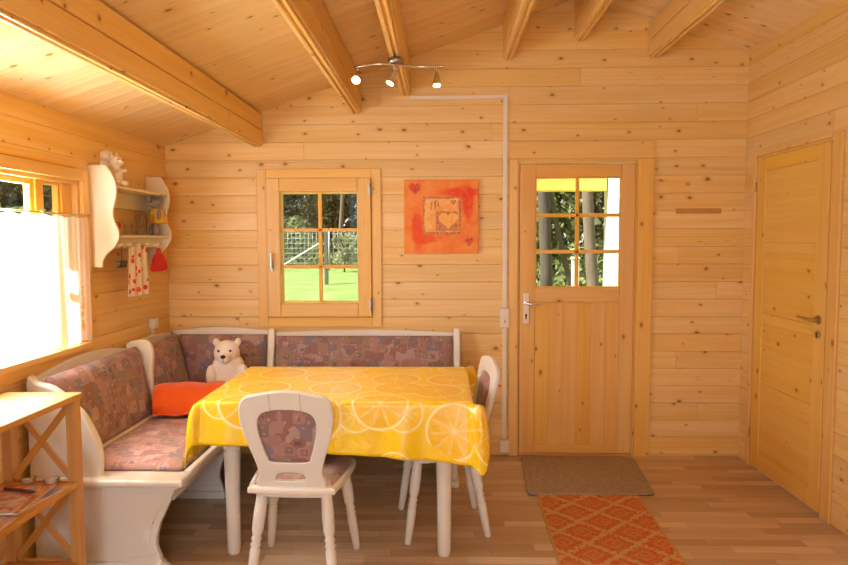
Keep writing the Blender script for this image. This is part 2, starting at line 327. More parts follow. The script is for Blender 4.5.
# ------------------------------------------------------------------ mesh building helpers
class MB:
    nid = 0
    def __init__(s): s.v = []; s.f = []; s.uv = []; s.sm = []
    def add(s, vs, fs, uvs=None, smooth=False, X=None):
        b = len(s.v)
        s.v += [tuple(X @ Vector(p)) if X is not None else tuple(p) for p in vs]
        for i, f in enumerate(fs):
            s.f.append([b + k for k in f]); s.uv.append(uvs[i] if uvs else [(0, 0)]*len(f)); s.sm.append(smooth)
        return s
    def box(s, c0, c1, axis=0, X=None, idn=None):
        """a plank: grain along axis, its own id for the wood shader"""
        if idn is None: MB.nid = (MB.nid + 1) % 190; idn = MB.nid
        x0, y0, z0 = c0; x1, y1, z1 = c1
        vs = [(x, y, z) for x in (x0, x1) for y in (y0, y1) for z in (z0, z1)]
        fs = [(0, 1, 3, 2), (4, 6, 7, 5), (0, 4, 5, 1), (2, 3, 7, 6), (0, 2, 6, 4), (1, 5, 7, 3)]
        ax = [a for a in (0, 1, 2) if a != axis]; uvs = []
        for f, na in zip(fs, (0, 0, 1, 1, 2, 2)):
            r = []
            for k in f:
                p = vs[k]
                if na == axis: r.append((p[ax[0]]*.5, p[ax[1]] + 10*idn))
                else:
                    o = ax[0] if na == ax[1] else ax[1]
                    r.append((p[axis], p[o] + (.37 if na == ax[0] else 0) + 10*idn - round(p[o])))
            uvs.append(r)
        return s.add(vs, fs, uvs, False, X)
    def bar(s, p0, p1, wx, wy, up=(0, 0, 1)):
        """box of section wx*wy from p0 to p1, wood grain along"""
        p0 = Vector(p0); p1 = Vector(p1); d = p1 - p0; L = d.length; z = d.normalized(); u = Vector(up)
        if abs(z.dot(u)) > .98: u = Vector((1, 0, 0))
        x = u.cross(z).normalized(); y = z.cross(x)
        X = Matrix.Translation(p0) @ Matrix((x, y, z)).transposed().to_4x4()
        return s.box((-wx/2, -wy/2, 0), (wx/2, wy/2, L), 2, X)
    def lathe(s, prof, X=None, n=20, cap=True):
        vs = []; fs = []
        for r, z in prof:
            for k in range(n): a = 2*PI*k/n; vs.append((r*math.cos(a), r*math.sin(a), z))
        for i in range(len(prof)-1):
            for k in range(n): fs.append((i*n+k, i*n+(k+1) % n, (i+1)*n+(k+1) % n, (i+1)*n+k))
        s.add(vs, fs, None, True, X)
        if cap:
            b = len(s.v) - len(vs); s.f.append([b+k for k in range(n)][::-1]); s.uv.append([(0, 0)]*n); s.sm.append(False)
            e = b + (len(prof)-1)*n; s.f.append([e+k for k in range(n)]); s.uv.append([(0, 0)]*n); s.sm.append(False)
        return s
    def rod(s, p0, p1, r0, r1=None, n=12, prof=None):
        p0 = Vector(p0); p1 = Vector(p1); d = p1-p0
        X = Matrix.Translation(p0) @ d.to_track_quat('Z', 'Y').to_matrix().to_4x4()
        if prof is None: prof = [(r0, 0), (r1 if r1 is not None else r0, d.length)]
        else: prof = [(r, t*d.length) for r, t in prof]
        return s.lathe(prof, X, n)
    def tube(s, pts, r, n=10):
        pts = [Vector(p) for p in pts]; N = len(pts); vs = []; fs = []
        rr = r if isinstance(r, (list, tuple)) else [r]*N
        for i, p in enumerate(pts):
            t = (pts[min(i+1, N-1)] - pts[max(i-1, 0)]).normalized(); u = Vector((0, 0, 1)) if abs(t.z) < .9 else Vector((1, 0, 0))
            x = u.cross(t).normalized(); y = t.cross(x)
            for k in range(n): a = 2*PI*k/n; vs.append(p + x*math.cos(a)*rr[i] + y*math.sin(a)*rr[i])
        for i in range(N-1):
            for k in range(n): fs.append((i*n+k, i*n+(k+1) % n, (i+1)*n+(k+1) % n, (i+1)*n+k))
        fs.append(tuple(range(n))[::-1]); fs.append(tuple((N-1)*n+k for k in range(n)))
        return s.add(vs, fs, None, True)
    def ball(s, c, r, n=14, X=None):
        if not isinstance(r, (tuple, list)): r = (r, r, r)
        vs = []; fs = []; m = n//2
        for i in range(m+1):
            th = PI*i/m
            for k in range(n): a = 2*PI*k/n; vs.append((c[0]+r[0]*math.sin(th)*math.cos(a), c[1]+r[1]*math.sin(th)*math.sin(a), c[2]+r[2]*math.cos(th)))
        for i in range(m):
            for k in range(n): fs.append((i*n+k, (i+1)*n+k, (i+1)*n+(k+1) % n, i*n+(k+1) % n))
        return s.add(vs, fs, None, True, X)
    def mesh(s, name, off=(0, 0, 0)):
        me = bpy.data.meshes.new(name); o = Vector(off)
        me.from_pydata([Vector(p) - o for p in s.v], [], s.f)
        ul = me.uv_layers.new(name='UVMap'); i = 0
        flat = []
        for f in s.uv:
            for q in f: flat += [q[0], q[1]]
        ul.data.foreach_set('uv', flat)
        me.polygons.foreach_set('use_smooth', s.sm); me.update(); me.validate()
        return me

def tag(o, label=None, cat=None, group=None, kind=None):
    if label: o['label'] = label
    if cat: o['category'] = cat
    if group: o['group'] = group
    if kind: o['kind'] = kind
    return o
def thing(name, label, cat, loc=(0, 0, 0), rz=0.0, group=None):
    o = bpy.data.objects.new(name, None); o.empty_display_size = .05; col.objects.link(o); o.location = loc; o.rotation_euler = (0, 0, rz)
    o['loc'] = loc; return tag(o, label, cat, group)
def obj(name, mb, mat, parent=None, bevel=0, seg=2, world=True, sub=0, label=None, origin=None, solid=0, clean=False):
    """link a mesh; with world=True the vertices were given in world coordinates of an unrotated parent"""
    off = (0, 0, 0)
    if parent is not None and world:
        p = parent; off = Vector((0, 0, 0))
        while p is not None: off = off + Vector(p.location); p = p.parent
    if origin is not None: off = Vector(origin)
    me = mb.mesh(name, off) if isinstance(mb, MB) else mb
    if clean:
        bm = bmesh.new(); bm.from_mesh(me); bmesh.ops.remove_doubles(bm, verts=bm.verts, dist=1e-5); bmesh.ops.recalc_face_normals(bm, faces=bm.faces); bm.to_mesh(me); bm.free()
    o = bpy.data.objects.new(name, me); col.objects.link(o); me.materials.append(mat)
    if origin is not None and parent is None: o.location = origin
    if parent is not None: o.parent = parent
    if solid: m = o.modifiers.new('solid', 'SOLIDIFY'); m.thickness = solid; m.offset = 0
    if bevel: m = o.modifiers.new('bevel', 'BEVEL'); m.width = bevel; m.segments = seg; m.limit_method = 'ANGLE'; m.angle_limit = R(40)
    if sub: m = o.modifiers.new('sub', 'SUBSURF'); m.levels = sub; m.render_levels = sub
    if label: o['label'] = label
    return o
def struct(name, mb, mat, label=None, bevel=0, parent=None, seg=1):
    o = obj(name, mb, mat, parent, bevel, seg)
    if parent is None: o['kind'] = 'structure'
    if label: o['label'] = label
    return o
def smooth_loop(pts, n=6):
    out = []; N = len(pts)
    for i in range(N):
        p0, p1, p2, p3 = [Vector((*pts[(i+k-1) % N][:2], 0)) for k in range(4)]
        if len(pts[i]) > 2 and pts[i][2] and len(pts[(i+1) % N]) > 2 and pts[(i+1) % N][2]: out.append((p1.x, p1.y)); continue   # straight between corners
        for k in range(n):
            t = k/n
            q = .5*((2*p1) + (p2-p0)*t + (2*p0-5*p1+4*p2-p3)*t*t + (3*p1-p0-3*p2+p3)*t**3); out.append((q.x, q.y))
    return out
def shape(name, loops, depth, bevel=0.003, X=None, res=2):
    """filled outline(s) with holes, extruded to depth: a mesh in X space (outline in local XY, thickness along Z)"""
    cu = bpy.data.curves.new(name, 'CURVE'); cu.dimensions = '2D'; cu.fill_mode = 'BOTH'; cu.extrude = max(0, depth/2 - bevel); cu.bevel_depth = bevel; cu.bevel_resolution = res; cu.offset = -bevel
    for lp in loops:
        sp = cu.splines.new('POLY'); sp.points.add(len(lp)-1)
        for p, q in zip(sp.points, lp): p.co = (q[0], q[1], 0, 1)
        sp.use_cyclic_u = True
    to = bpy.data.objects.new('tmp', cu); col.objects.link(to); dg = bpy.context.evaluated_depsgraph_get(); dg.update()
    me = bpy.data.meshes.new_from_object(to.evaluated_get(dg)); bpy.data.objects.remove(to); bpy.data.curves.remove(cu)
    if X is not None: me.transform(X)
    me.name = name; me.materials.clear()
    if not me.uv_layers: me.uv_layers.new(name='UVMap')
    bm = bmesh.new(); bm.from_mesh(me); bmesh.ops.remove_doubles(bm, verts=bm.verts, dist=1e-5)
    bmesh.ops.recalc_face_normals(bm, faces=bm.faces); bm.to_mesh(me); bm.free()
    return me
XZ = lambda y: Matrix.Translation((0, y, 0)) @ Matrix.Rotation(PI/2, 4, 'X')     # outline (x,z) -> world at depth y

def puff(L, W, T, bulge, nx=18, ny=12, X=None, e=4):
    """padded cushion: L along x, W along y, thickness T, domed top"""
    mb = MB(); vs = []; fs = []
    for side in (1, -1):
        for j in range(ny+1):
            for i in range(nx+1):
                a = -math.cos(PI*i/nx); b = -math.cos(PI*j/ny)
                rx = 1-abs(a)**(e*2.5); ry = 1-abs(b)**(e*2.5); h = T/2*(max(0, rx*ry)**.35) + bulge*(1-abs(a)**e)*(1-abs(b)**e)*(1 if side > 0 else .0)
                vs.append((a*L/2, b*W/2, side*h))
    K = (nx+1)*(ny+1)
    for j in range(ny):
        for i in range(nx):
            q = [j*(nx+1)+i, j*(nx+1)+i+1, (j+1)*(nx+1)+i+1, (j+1)*(nx+1)+i]
            fs.append(q); fs.append([K+k for k in q][::-1])
    mb.add(vs, fs, None, True, X); return mb

# ------------------------------------------------------------------ room shell
XL, XR, YB, YR = -1.823, 1.967, 4.291, -2.0
RX, RZ, SL = .885, 2.99, .342
PH, PZ, TH = .115, .015, .07
def roofz(x): return RZ - SL*abs(x - RX)
rows = [PZ + PH*k for k in range(-1, 27)]
def plank_rows(mb, axis, a0, a1, base, depth, zmax, holes, joints=(), limit=None):
    """horizontal planks filling a wall; holes = (a0,a1,z0,z1); limit(z0)->(a0,a1) for a gable"""
    g = .0004
    for r, z0 in enumerate(rows):
        z1 = z0 + PH
        if z0 > zmax: break
        z0c, z1c = max(z0, 0), min(z1, zmax)
        if z1c - z0c < .005: continue
        cuts = sorted({z0c, z1c} | {h for hh in holes for h in hh[2:4] if z0c < h < z1c})
        MB.nid = (MB.nid + 1) % 190; ids = MB.nid
        for za, zb in zip(cuts, cuts[1:]):
            s0, s1 = limit(za) if limit else (a0, a1)
            spans = [(s0, s1)]
            for h in holes:
                if h[2] < zb - 1e-4 and h[3] > za + 1e-4:
                    ns = []
                    for p, q in spans:
                        if h[1] <= p or h[0] >= q: ns.append((p, q)); continue
                        if h[0] > p: ns.append((p, h[0]))
                        if h[1] < q: ns.append((h[1], q))
                    spans = ns
            for p, q in spans:
                js = [j for rr, j in joints if rr == r and p < j < q]
                e = [p] + js + [q]
                for k, (s, t) in enumerate(zip(e, e[1:])):
                    i = (ids + k*31) % 190
                    b0, b1 = (za + (g if za == z0 else 0)), (zb - (g if zb == z1 else 0))
                    if axis == 0: mb.box((s, base, b0), (t, base+depth, b1), 0, idn=i)
                    else: mb.box((base, s, b0), (base+depth, t, b1), 1, idn=i)
    return mb
# openings
W2 = (-1.155, -.455, .93, 1.855)        # back window
D1 = (.49, 1.285, 0, 1.955)             # entry door
W1 = (1.85, 3.25, .90, 1.745)            # left window (along y)
D2 = (3.33, 4.13, 0, 1.955)             # right door (along y)
rj = [(5, .0), (8, -1.35), (12, 1.55), (14, -.02), (17, .4), (18, -.9), (19, .33), (20, 1.65), (21, -.4), (22, .9), (10, 1.8), (6, 1.55), (3, 1.7), (16, 1.62)]
def gable(z):
    h = (RZ + .05 - z)/SL
    return max(XL - TH, RX - h), min(XR + TH, RX + h)
mb = plank_rows(MB(), 0, XL-TH, XR+TH, YB, TH, RZ+.04, [W2, D1], rj, gable)
struct('wall_back', mb, M['wall'], 'back wall of horizontal pine log boards rising into the gable', .0022)
mb = plank_rows(MB(), 0, XL-TH, XR+TH, YR-TH, TH, RZ+.04, [(-1.5, .4, .35, 2.35)], [], gable)  # unseen rear opening added for the fill light
struct('wall_rear', mb, M['wall'], None, .0022)
mb = plank_rows(MB(), 1, YR, YB-.0005, XL-TH, TH, 2.075, [W1], [(6, 2.2), (15, 1.2), (16, 3.6)])
struct('wall_left', mb, M['wall'], 'left wall of horizontal pine log boards under the low eave', .0022)
mb = plank_rows(MB(), 1, YR, YB-.0005, XR, TH, 2.625, [D2], [(18, 3.35), (20, 3.0)])
struct('wall_right', mb, M['wall'], 'right partition wall of horizontal pine boards', .0022)
mb = MB(); mb.box((XL-TH, YR-TH, -.10), (XR+TH, YB+TH, 0), 0)
struct('floor', mb, M['floor'], 'laminate floor of narrow staggered brown strips')
# corner log ends / corner trims
# ceiling boards run from eave to ridge
mb = MB(); bw = .096
L1 = math.hypot(RX-(XL-.35), SL*(RX-(XL-.35))); L2 = math.hypot((XR+.35)-RX, SL*((XR+.35)-RX)); an = math.atan(SL)
y = YR - .1; k = 0
while y < YB + .30:
    for sgn, L in ((-1, L1), (1, L2)):
        X = Matrix.Translation((RX, 0, RZ)) @ Matrix.Rotation(an if sgn > 0 else -an, 4, 'Y')
        a, b = (0, L) if sgn > 0 else (-L, 0)
        mb.box((a, y + .0003, 0), (b, y + bw - .0003, .022), 0, X)
    y += bw
struct('ceiling', mb, M['ceil'], 'sloping boarded pine ceiling running from eaves up to ridge', .0014)
# outer roof shell, closes the board joints
mb = MB()
for sgn, L in ((-1, L1), (1, L2)):
    X = Matrix.Translation((RX, 0, RZ)) @ Matrix.Rotation(an if sgn > 0 else -an, 4, 'Y')
    a, b = (-.02, L) if sgn > 0 else (-L, .02)
    mb.box((a, YR-.1, .024), (b, YB+.30, .12), 0, X)
struct('roof', mb, M['render'])

# purlins
def beam(x0, x1, zb, label):
    zt = min(roofz(x0), roofz(x1)) + .003; h = zt - zb; mid = zb + .5*h if h > .19 else None
    zh = roofz((x0+x1)/2)
    mb = MB(); ys, ye = YR + .002, YB - .002
    idn = random.randrange(180)
    def seg(za, zbb, i, slope=False):
        za0, zb0 = za, zbb
        mb.box((x0, ys, za0), (x1, ye, zb0), 1, idn=i)
    if mid: seg(zb + .012, mid - .003, idn); seg(mid + .003, zt - .001, idn+3); mb.box((x0+.010, ys, mid-.005), (x1-.010, ye, mid+.005), 1)
    else: seg(zb + .012, zt - .001, idn)
    # tongue profile under the beam: two ridges with grooves beside them
    wdt = x1 - x0
    mb.box((x0+.16*wdt, ys, zb), (x0+.40*wdt, ye, zb+.014), 1); mb.box((x0+.60*wdt, ys, zb), (x0+.84*wdt, ye, zb+.014), 1)
    o = struct('ceiling_beam', mb, M['beam'], label, .003); o['group'] = 'purlins under the boarded ceiling'
beam(-1.24, -1.17, 2.055, 'big stacked pine beam nearest the left wall, running above the corner bench')
beam(-.59, -.52, 2.262, 'pine beam above the window, between the big left beam and the spotlight beam')
beam(-.265, -.20, 2.375, 'pine beam that the three spotlights hang from')
beam(.40, .465, 2.595, 'pine beam right of the spotlights and left of the ridge beam')
beam(.855, .925, 2.71, 'ridge beam at the peak of the ceiling above the entry door')
beam(1.33, 1.40, 2.60, 'pine beam nearest the right wall, right of the ridge')

# corner trims

# ---------------- back window
w2 = thing('window_2', 'six-pane pine casement window in the back wall beside the heart painting', 'window', (-.805, YB, .9)); w2['kind'] = 'structure'
def frame_rect(mb, a0, a1, z0, z1, wd, c0, c1, axis='x'):
    B = (lambda p, q, z, w_, ax: mb.box((p, c0, z), (q, c1, w_), ax)) if axis == 'x' else (lambda p, q, z, w_, ax: mb.box((c0, p, z), (c1, q, w_), {0: 1, 2: 2}[ax]))
    B(a0, a0+wd, z0, z1, 2); B(a1-wd, a1, z0, z1, 2); B(a0+wd, a1-wd, z0, z0+wd, 0); B(a0+wd, a1-wd, z1-wd, z1, 0)
mb = MB(); frame_rect(mb, -1.215, -.395, .87, 1.91, .062, YB-.018, YB-.0005); obj('casing', mb, M['frame'], w2, .003)
mb = MB(); frame_rect(mb, -1.155, -.455, .93, 1.855, .03, YB-.001, YB+TH); obj('reveal', mb, M['frame'], w2, .002)
mb = MB(); frame_rect(mb, -1.150, -.460, .936, 1.850, .088, YB-.034, YB+.012); obj('sash', mb, M['frame'], w2, .006)
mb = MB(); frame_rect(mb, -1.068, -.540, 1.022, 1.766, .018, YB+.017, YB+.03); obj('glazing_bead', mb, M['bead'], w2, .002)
def muntins(mb, x0, x1, z0, z1, xm, zs, y0, y1, w_=.024):
    mb.box((xm-w_/2, y0, z0), (xm+w_/2, y1, z1), 2)
    for z in zs: mb.box((x0, y0, z-w_/2), (x1, y1, z+w_/2), 0)
mb = MB(); muntins(mb, -1.062, -.546, 1.03, 1.76, -.800, (1.51, 1.268), YB-.008, YB+.012); obj('muntins', mb, M['sash'], w2, .003)
mb = MB(); mb.box((-1.062, YB+.012, 1.03), (-.546, YB+.016, 1.76), 0); obj('pane', mb, M['pane'], w2)
mb = MB(); mb.box((-1.128, YB-.040, 1.235), (-1.106, YB-.034, 1.305), 2); mb.rod((-1.117, YB-.04, 1.27), (-1.117, YB-.062, 1.27), .008); mb.box((-1.125, YB-.068, 1.255), (-1.109, YB-.058, 1.365), 2)
obj('handle', mb, M['steel'], w2, .003, label='grey metal window handle')
for z in (1.77, 1.02):
    mb = MB(); mb.rod((-.462, YB-.038, z-.045), (-.462, YB-.038, z+.045), .006); mb.box((-.478, YB-.0345, z-.03), (-.462, YB-.032, z+.03), 2); obj('hinge', mb, M['steel'], w2, label='grey metal hinge')

# ---------------- left window with cafe curtain
w1 = thing('window_1', 'wide pine window in the left wall behind the white curtain', 'window', (XL, 2.5, .85)); w1['kind'] = 'structure'
mb = MB(); frame_rect(mb, 1.79, 3.305, .845, 1.80, .056, XL+.0005, XL+.020, 'y'); obj('casing', mb, M['frame'], w1, .003)
mb = MB(); mb.box((XL+.0005, 1.8, 1.802), (XL+.022, 3.20, 1.812), 1); obj('sun_sliver_strip', mb, M['sash'], w1, .001)  # bright strip modelled in place of a sliver of sunlight above the casing
mb = MB(); frame_rect(mb, 1.85, 3.25, .90, 1.745, .02, XL-TH-.03, XL, 'y'); obj('reveal', mb, M['frame'], w1, .002)
mb = MB(); mb.box((XL-.04, 1.80, .905), (XL+.055, 3.235, .932), 1); obj('sill', mb, M['frame'], w1, .003)
for a, b in ((1.87, 2.38), (2.40, 2.925), (2.985, 3.13)):
    mb = MB(); frame_rect(mb, a, b, .93, 1.725, .026 if b < 3 else .016, XL-.06, XL-.03, 'y'); obj('sash', mb, M['sash'], w1, .003)
    mb = MB(); m_ = (a+b)/2
    mb.box((XL-.052, a+.016, 1.29), (XL-.036, b-.016, 1.308), 1); obj('muntins', mb, M['sash'], w1, .002)
    mb = MB(); mb.box((XL-.046, a+.015, .945), (XL-.042, b-.015, 1.71), 1); obj('pane', mb, M['pane'], w1)
mb = MB(); mb.box((XL-.065, 2.926, .922), (XL-.02, 2.984, 1.725), 2); mb.box((XL-.065, 3.131, .922), (XL-.02, 3.165, 1.725), 2); mb.box((XL-.060, 3.167, .922), (XL-.03, 3.228, 1.725), 2); obj('mullion', mb, M['sash'], w1, .003)
mb = MB()
mb.box((XL-.145, 3.262, .86), (XL-.101, 3.285, 1.80), 2); obj('outer_casing', mb, M['yellowwood'], w1, .003)

# ---------------- entry door
d1 = thing('door_1', 'pine entry door with six-pane window in the back wall', 'door', (.885, YB, 0)); d1['kind'] = 'structure'
mb = MB()
mb.box((.445, YB-.018, 0), (.500, YB-.0005, 1.965), 2); mb.box((1.275, YB-.018, 0), (1.375, YB-.0005, 1.965), 2); mb.box((.445, YB-.018, 1.966), (1.375, YB-.0005, 2.075), 0)
obj('casing', mb, M['frame'], d1, .004)
mb = MB(); mb.box((.490, YB-.001, 0), (.512, YB+TH, 1.955), 2); mb.box((1.262, YB-.001, 0), (1.285, YB+TH, 1.955), 2); mb.box((.512, YB-.001, 1.935), (1.262, YB+TH, 1.955), 0); obj('jamb', mb, M['frame'], d1, .002)
mb = MB()   # leaf
y0, y1 = YB-.012, YB+.03
mb.box((.514, y0, .02), (.615, y1, 1.93), 2); mb.box((1.168, y0, .02), (1.258, y1, 1.93), 2)
mb.box((.615, y0, 1.845), (1.168, y1, 1.93), 0); mb.box((.615, y0, 1.03), (1.168, y1, 1.128), 0); mb.box((.615, y0, .02), (1.168, y1, .075), 0)
lf = obj('door_leaf', mb, M['door'], d1, .004)
mb = MB(); n = 6; wv = (1.168-.615)/n
for k in range(n): mb.box((.615+wv*k+.0003, y0+.006, .075), (.615+wv*(k+1)-.0003, y1-.004, 1.03), 2)
obj('lower_boards', mb, M['door'], d1, .0015)
mb = MB(); muntins(mb, .616, 1.168, 1.128, 1.845, .887, (1.60, 1.362), YB-.006, YB+.014); frame_rect(mb, .615, 1.169, 1.127, 1.846, .008, YB-.004, YB+.02); obj('muntins', mb, M['sash'], d1, .003)
mb = MB(); mb.box((.62, YB+.014, 1.13), (1.165, YB+.018, 1.842), 0); obj('pane', mb, M['pane'], d1)
mb = MB(); mb.box((.512, YB-.013, 0), (1.262, YB+.05, .018), 0); obj('threshold', mb, M['rack'], d1, .002)
mb = MB(); mb.box((.535, y0-.008, .885), (.578, y0, 1.095), 2); mb.rod((.556, y0-.008, 1.025), (.556, y0-.05, 1.025), .010); mb.rod((.552, y0-.05, 1.025), (.655, y0-.05, 1.022), .009, .007)
h = obj('door_handle', mb, M['chrome'], d1, .004, label='satin chrome lever handle on a long plate')
mb = MB(); mb.rod((.556, y0-.0085, .945), (.556, y0-.010, .945), .008); mb.box((.552, y0-.010, .918), (.560, y0-.0082, .945), 2); obj('keyhole', mb, M['black'], h)

# ---------------- inner door in the right wall
d2 = thing('door_2', 'honey pine panelled inner door in the right wall', 'door', (XR, 3.73, 0)); d2['kind'] = 'structure'
mb = MB()
mb.box((XR-.016, 3.255, 0), (XR-.0005, 3.335, 1.968), 2); mb.box((XR-.016, 4.125, 0), (XR-.0005, 4.160, 1.968), 2); mb.box((XR-.016, 3.336, 1.948), (XR-.0005, 4.124, 1.968), 1)
obj('casing', mb, M['frame'], d2, .004)
mb = MB(); mb.box((XR-.001, 3.33, 0), (XR+TH, 3.352, 1.955), 2); mb.box((XR-.001, 4.108, 0), (XR+TH, 4.13, 1.955), 2); mb.box((XR-.001, 3.352, 1.935), (XR+TH, 4.108, 1.955), 1); obj('jamb', mb, M['frame'], d2, .002)
mb = MB(); xa, xb = XR-.012, XR+.03
mb.box((xa, 3.355, .015), (xb, 3.455, 1.932), 2); mb.box((xa, 4.005, .015), (xb, 4.105, 1.932), 2)
zs = [(.015, .12), (.50, .56), (.93, .99), (1.36, 1.42), (1.85, 1.932)]
for a, b in zs: mb.box((xa, 3.455, a), (xb, 4.005, b), 1)
obj('door_leaf', mb, M['door2'], d2, .004)
for (a, b), (c, d) in zip(zs, zs[1:]):
    mb = MB(); mb.box((xa+.005, 3.455, b), (xb-.009, 4.005, c), 1); obj('door_panel', mb, M['door2'], d2, .002)
mb = MB(); mb.rod((xa, 3.405, 1.02), (xa-.008, 3.405, 1.02), .024, n=20); mb.rod((xa-.008, 3.405, 1.02), (xa-.05, 3.405, 1.02), .009); mb.rod((xa-.05, 3.40, 1.02), (xa-.05, 3.52, 1.025), .009, .007)
mb.rod((xa, 3.405, .945), (xa-.008, 3.405, .945), .022, n=20); h = obj('door_handle', mb, M['brass'], d2, .001, label='aged metal lever handle with round rosettes')
mb = MB(); mb.rod((xa-.0082, 3.405, .947), (xa-.010, 3.405, .947), .007); mb.box((xa-.010, 3.402, .926), (xa-.008, 3.408, .947), 2); obj('keyhole', mb, M['black'], h)
for z in (1.76, .22):
    mb = MB(); mb.rod((xa-.003, 4.116, z-.03), (xa-.003, 4.116, z+.03), .004); obj('hinge', mb, M['steel'], d2, label='small metal hinge')

# ---------------- white cable trunking and sockets
t = thing('cable_trunking', 'white cable trunking left of the entry door, bent towards the beam', 'cable trunking', (.415, YB, 0))
mb = MB(); mb.box((-.20, YB-.016, 2.352), (.43, YB-.0005, 2.376), 0); obj('horizontal_run', mb, M['plastic'], t, .002)
mb = MB(); mb.box((.402, YB-.016, .995), (.430, YB-.0005, 2.352), 2); obj('upper_run', mb, M['plastic'], t, .002)
mb = MB(); mb.box((.402, YB-.016, .115), (.430, YB-.0005, .862), 2); obj('lower_run', mb, M['plastic'], t, .002)
t = thing('light_switch', 'white surface light switch between the trunking runs left of the door', 'switch', (.415, YB, .93))
mb = MB(); mb.box((.386, YB-.034, .865), (.446, YB-.0005, .992), 2); obj('housing', mb, M['plastic'], t, .005)
mb = MB(); mb.box((.395, YB-.040, .885), (.437, YB-.033, .932), 2, Matrix.Identity(4)); obj('rocker', mb, M['plastic'], t, .002)
mb = MB(); mb.box((.411, YB-.0425, .898), (.417, YB-.0385, .918), 2); obj('indicator', mb, M['greyplush'], t)
t = thing('wall_socket', 'pale grey socket box low on the wall under the trunking', 'socket', (.415, YB, .06))
mb = MB(); mb.box((.383, YB-.042, .028), (.449, YB-.0005, .113), 2); obj('housing', mb, M['plastic'], t, .006)
mb = MB(); mb.box((.390, YB-.048, .036), (.442, YB-.041, .104), 2); obj('flap', mb, M['plastic'], t, .003)
t = thing('wall_socket', 'small white socket box on the left wall in the corner above the bench', 'socket', (XL, 4.01, .93))
mb = MB(); mb.box((XL+.0005, 3.975, .895), (XL+.036, 4.045, .96), 2); obj('housing', mb, M['plastic'], t, .006)
mb = MB(); mb.lathe([(.022, 0), (.022, .003), (.017, .004), (.016, .001)], Matrix.Translation((XL+.036, 4.01, .928)) @ Matrix.Rotation(PI/2, 4, 'Y')); obj('outlet', mb, M['plastic'], t)
mb = MB(); mb.box((XL+.0005, 3.998, .40), (XL+.016, 4.022, .895), 2); tag(obj('cable_duct', mb, M['plastic'], bevel=.002), 'short white vertical duct running down behind the bench below the corner socket', 'cable duct')

mb = MB(); mb.box((1.525, YB-.006, 1.606), (1.815, YB-.0005, 1.640), 0); tag(obj('wooden_strip', mb, M['brownstrip'], bevel=.001), 'small brown stained wooden strip on the wall right of the entry door', 'wooden strip')

# ---------------- painting
t = thing('heart_painting', 'square orange canvas painted with hearts between window and trunking', 'painting', (0, YB-.014, 1.593))
mb = MB(); mb.box((-.243, -.013, -.240), (.243, .0125, .240), 0); obj('canvas', mb, M['canvas'], t, .003, world=False)
mb = MB()
def quadpatch(mb, x0, x1, z0, z1, y, seed, jag=.004, n=14):
    rnd = random.Random(seed); pts = []
    for (a, b), (c, d) in (((x0, z0), (x1, z0)), ((x1, z0), (x1, z1)), ((x1, z1), (x0, z1)), ((x0, z1), (x0, z0))):
        for k in range(n): pts.append((a+(c-a)*k/n + rnd.uniform(-jag, jag), y, b+(d-b)*k/n + rnd.uniform(-jag, jag)))
    mb.add(pts, [tuple(range(len(pts)))]); return pts
def patch(name, x0, x1, z0, z1, y, mat, seed, th=.0012):
    mb = MB(); quadpatch(mb, x0, x1, z0, z1, y, seed); obj(name, mb, mat, t, world=False, solid=th)
patch('mauve_border', -.120, .126, -.115, .130, -.0142, M['paint_mauve'], 1)
patch('peach_field', -.108, .112, -.098, .118, -.0152, M['paint_inner'], 2)
patch('mauve_block', -.035, .105, -.092, .035, -.0162, M['paint_mauve'], 4)
def heart(cx, cz, w_, h_, n=36):
    pts = []
    for k in range(n):
        a = 2*PI*k/n; x = 16*math.sin(a)**3; z = 13*math.cos(a)-5*math.cos(2*a)-2*math.cos(3*a)-math.cos(4*a)
        pts.append((cx + x/16*w_/2, cz + (z+2.5)/14.5*h_/2))
    return pts
def heartpart(name, cx, cz, w_, h_, y, mat, th=.003): obj(name, shape(name, [heart(cx, cz, w_, h_)], th, .0008, XZ(y)), mat, t, world=False)
heartpart('painted_heart', .045, -.030, .125, .115, -.0178, M['paint_gold'])
heartpart('painted_heart', -.172, .178, .085, .088, -.0142, M['paint_mauve']); heartpart('painted_heart', -.172, .180, .066, .068, -.0160, M['paint_heart'])
heartpart('painted_heart', .180, -.166, .064, .066, -.0142, M['paint_mauve']); heartpart('painted_heart', .180, -.165, .048, .050, -.0160, M['paint_heart'])
heartpart('painted_heart', .078, .090, .036, .036, -.0162, M['paint_mauve'])
for k, (x, z, h_) in enumerate(((-.065, .07, .05), (-.04, .075, .055), (-.018, .08, .03))):
    patch('brush_stroke', x-.003, x+.003, z-h_/2, z+h_/2, -.0162, M['paint_mauve'], 10+k)

# ------------------------------------------------------------------ corner bench
BZ = .42
t = bench = thing('corner_bench', 'cream corner bench with mauve patterned upholstery along both walls', 'corner bench', (-1.45, 3.3, 0))
def bpart(name, mb, mat='cream', bevel=.004, **k): return obj(name, mb, M[mat], bench, bevel, **k)
# end panel near the camera: wide under the seat cap, s-curved front edge, with shaped foot
def end_outline(x0, x1): # x1 = cap front, foot narrower
    d = x1 - x0
    return smooth_loop([(x0, 0, 1), (x1-.10, 0, 1), (x1-.095, .05), (x1-.115, .12), (x1-.10, .20), (x1-.065, .28), (x1-.03, .36), (x1-.02, .39, 1), (x0, .39, 1)], 5)
obj('end_panel', shape('end_panel', [end_outline(-1.78, -1.13)], .03, .004, XZ(2.735)), M['cream'], bench, world=True).data.transform(Matrix.Translation(-Vector(bench.location)))
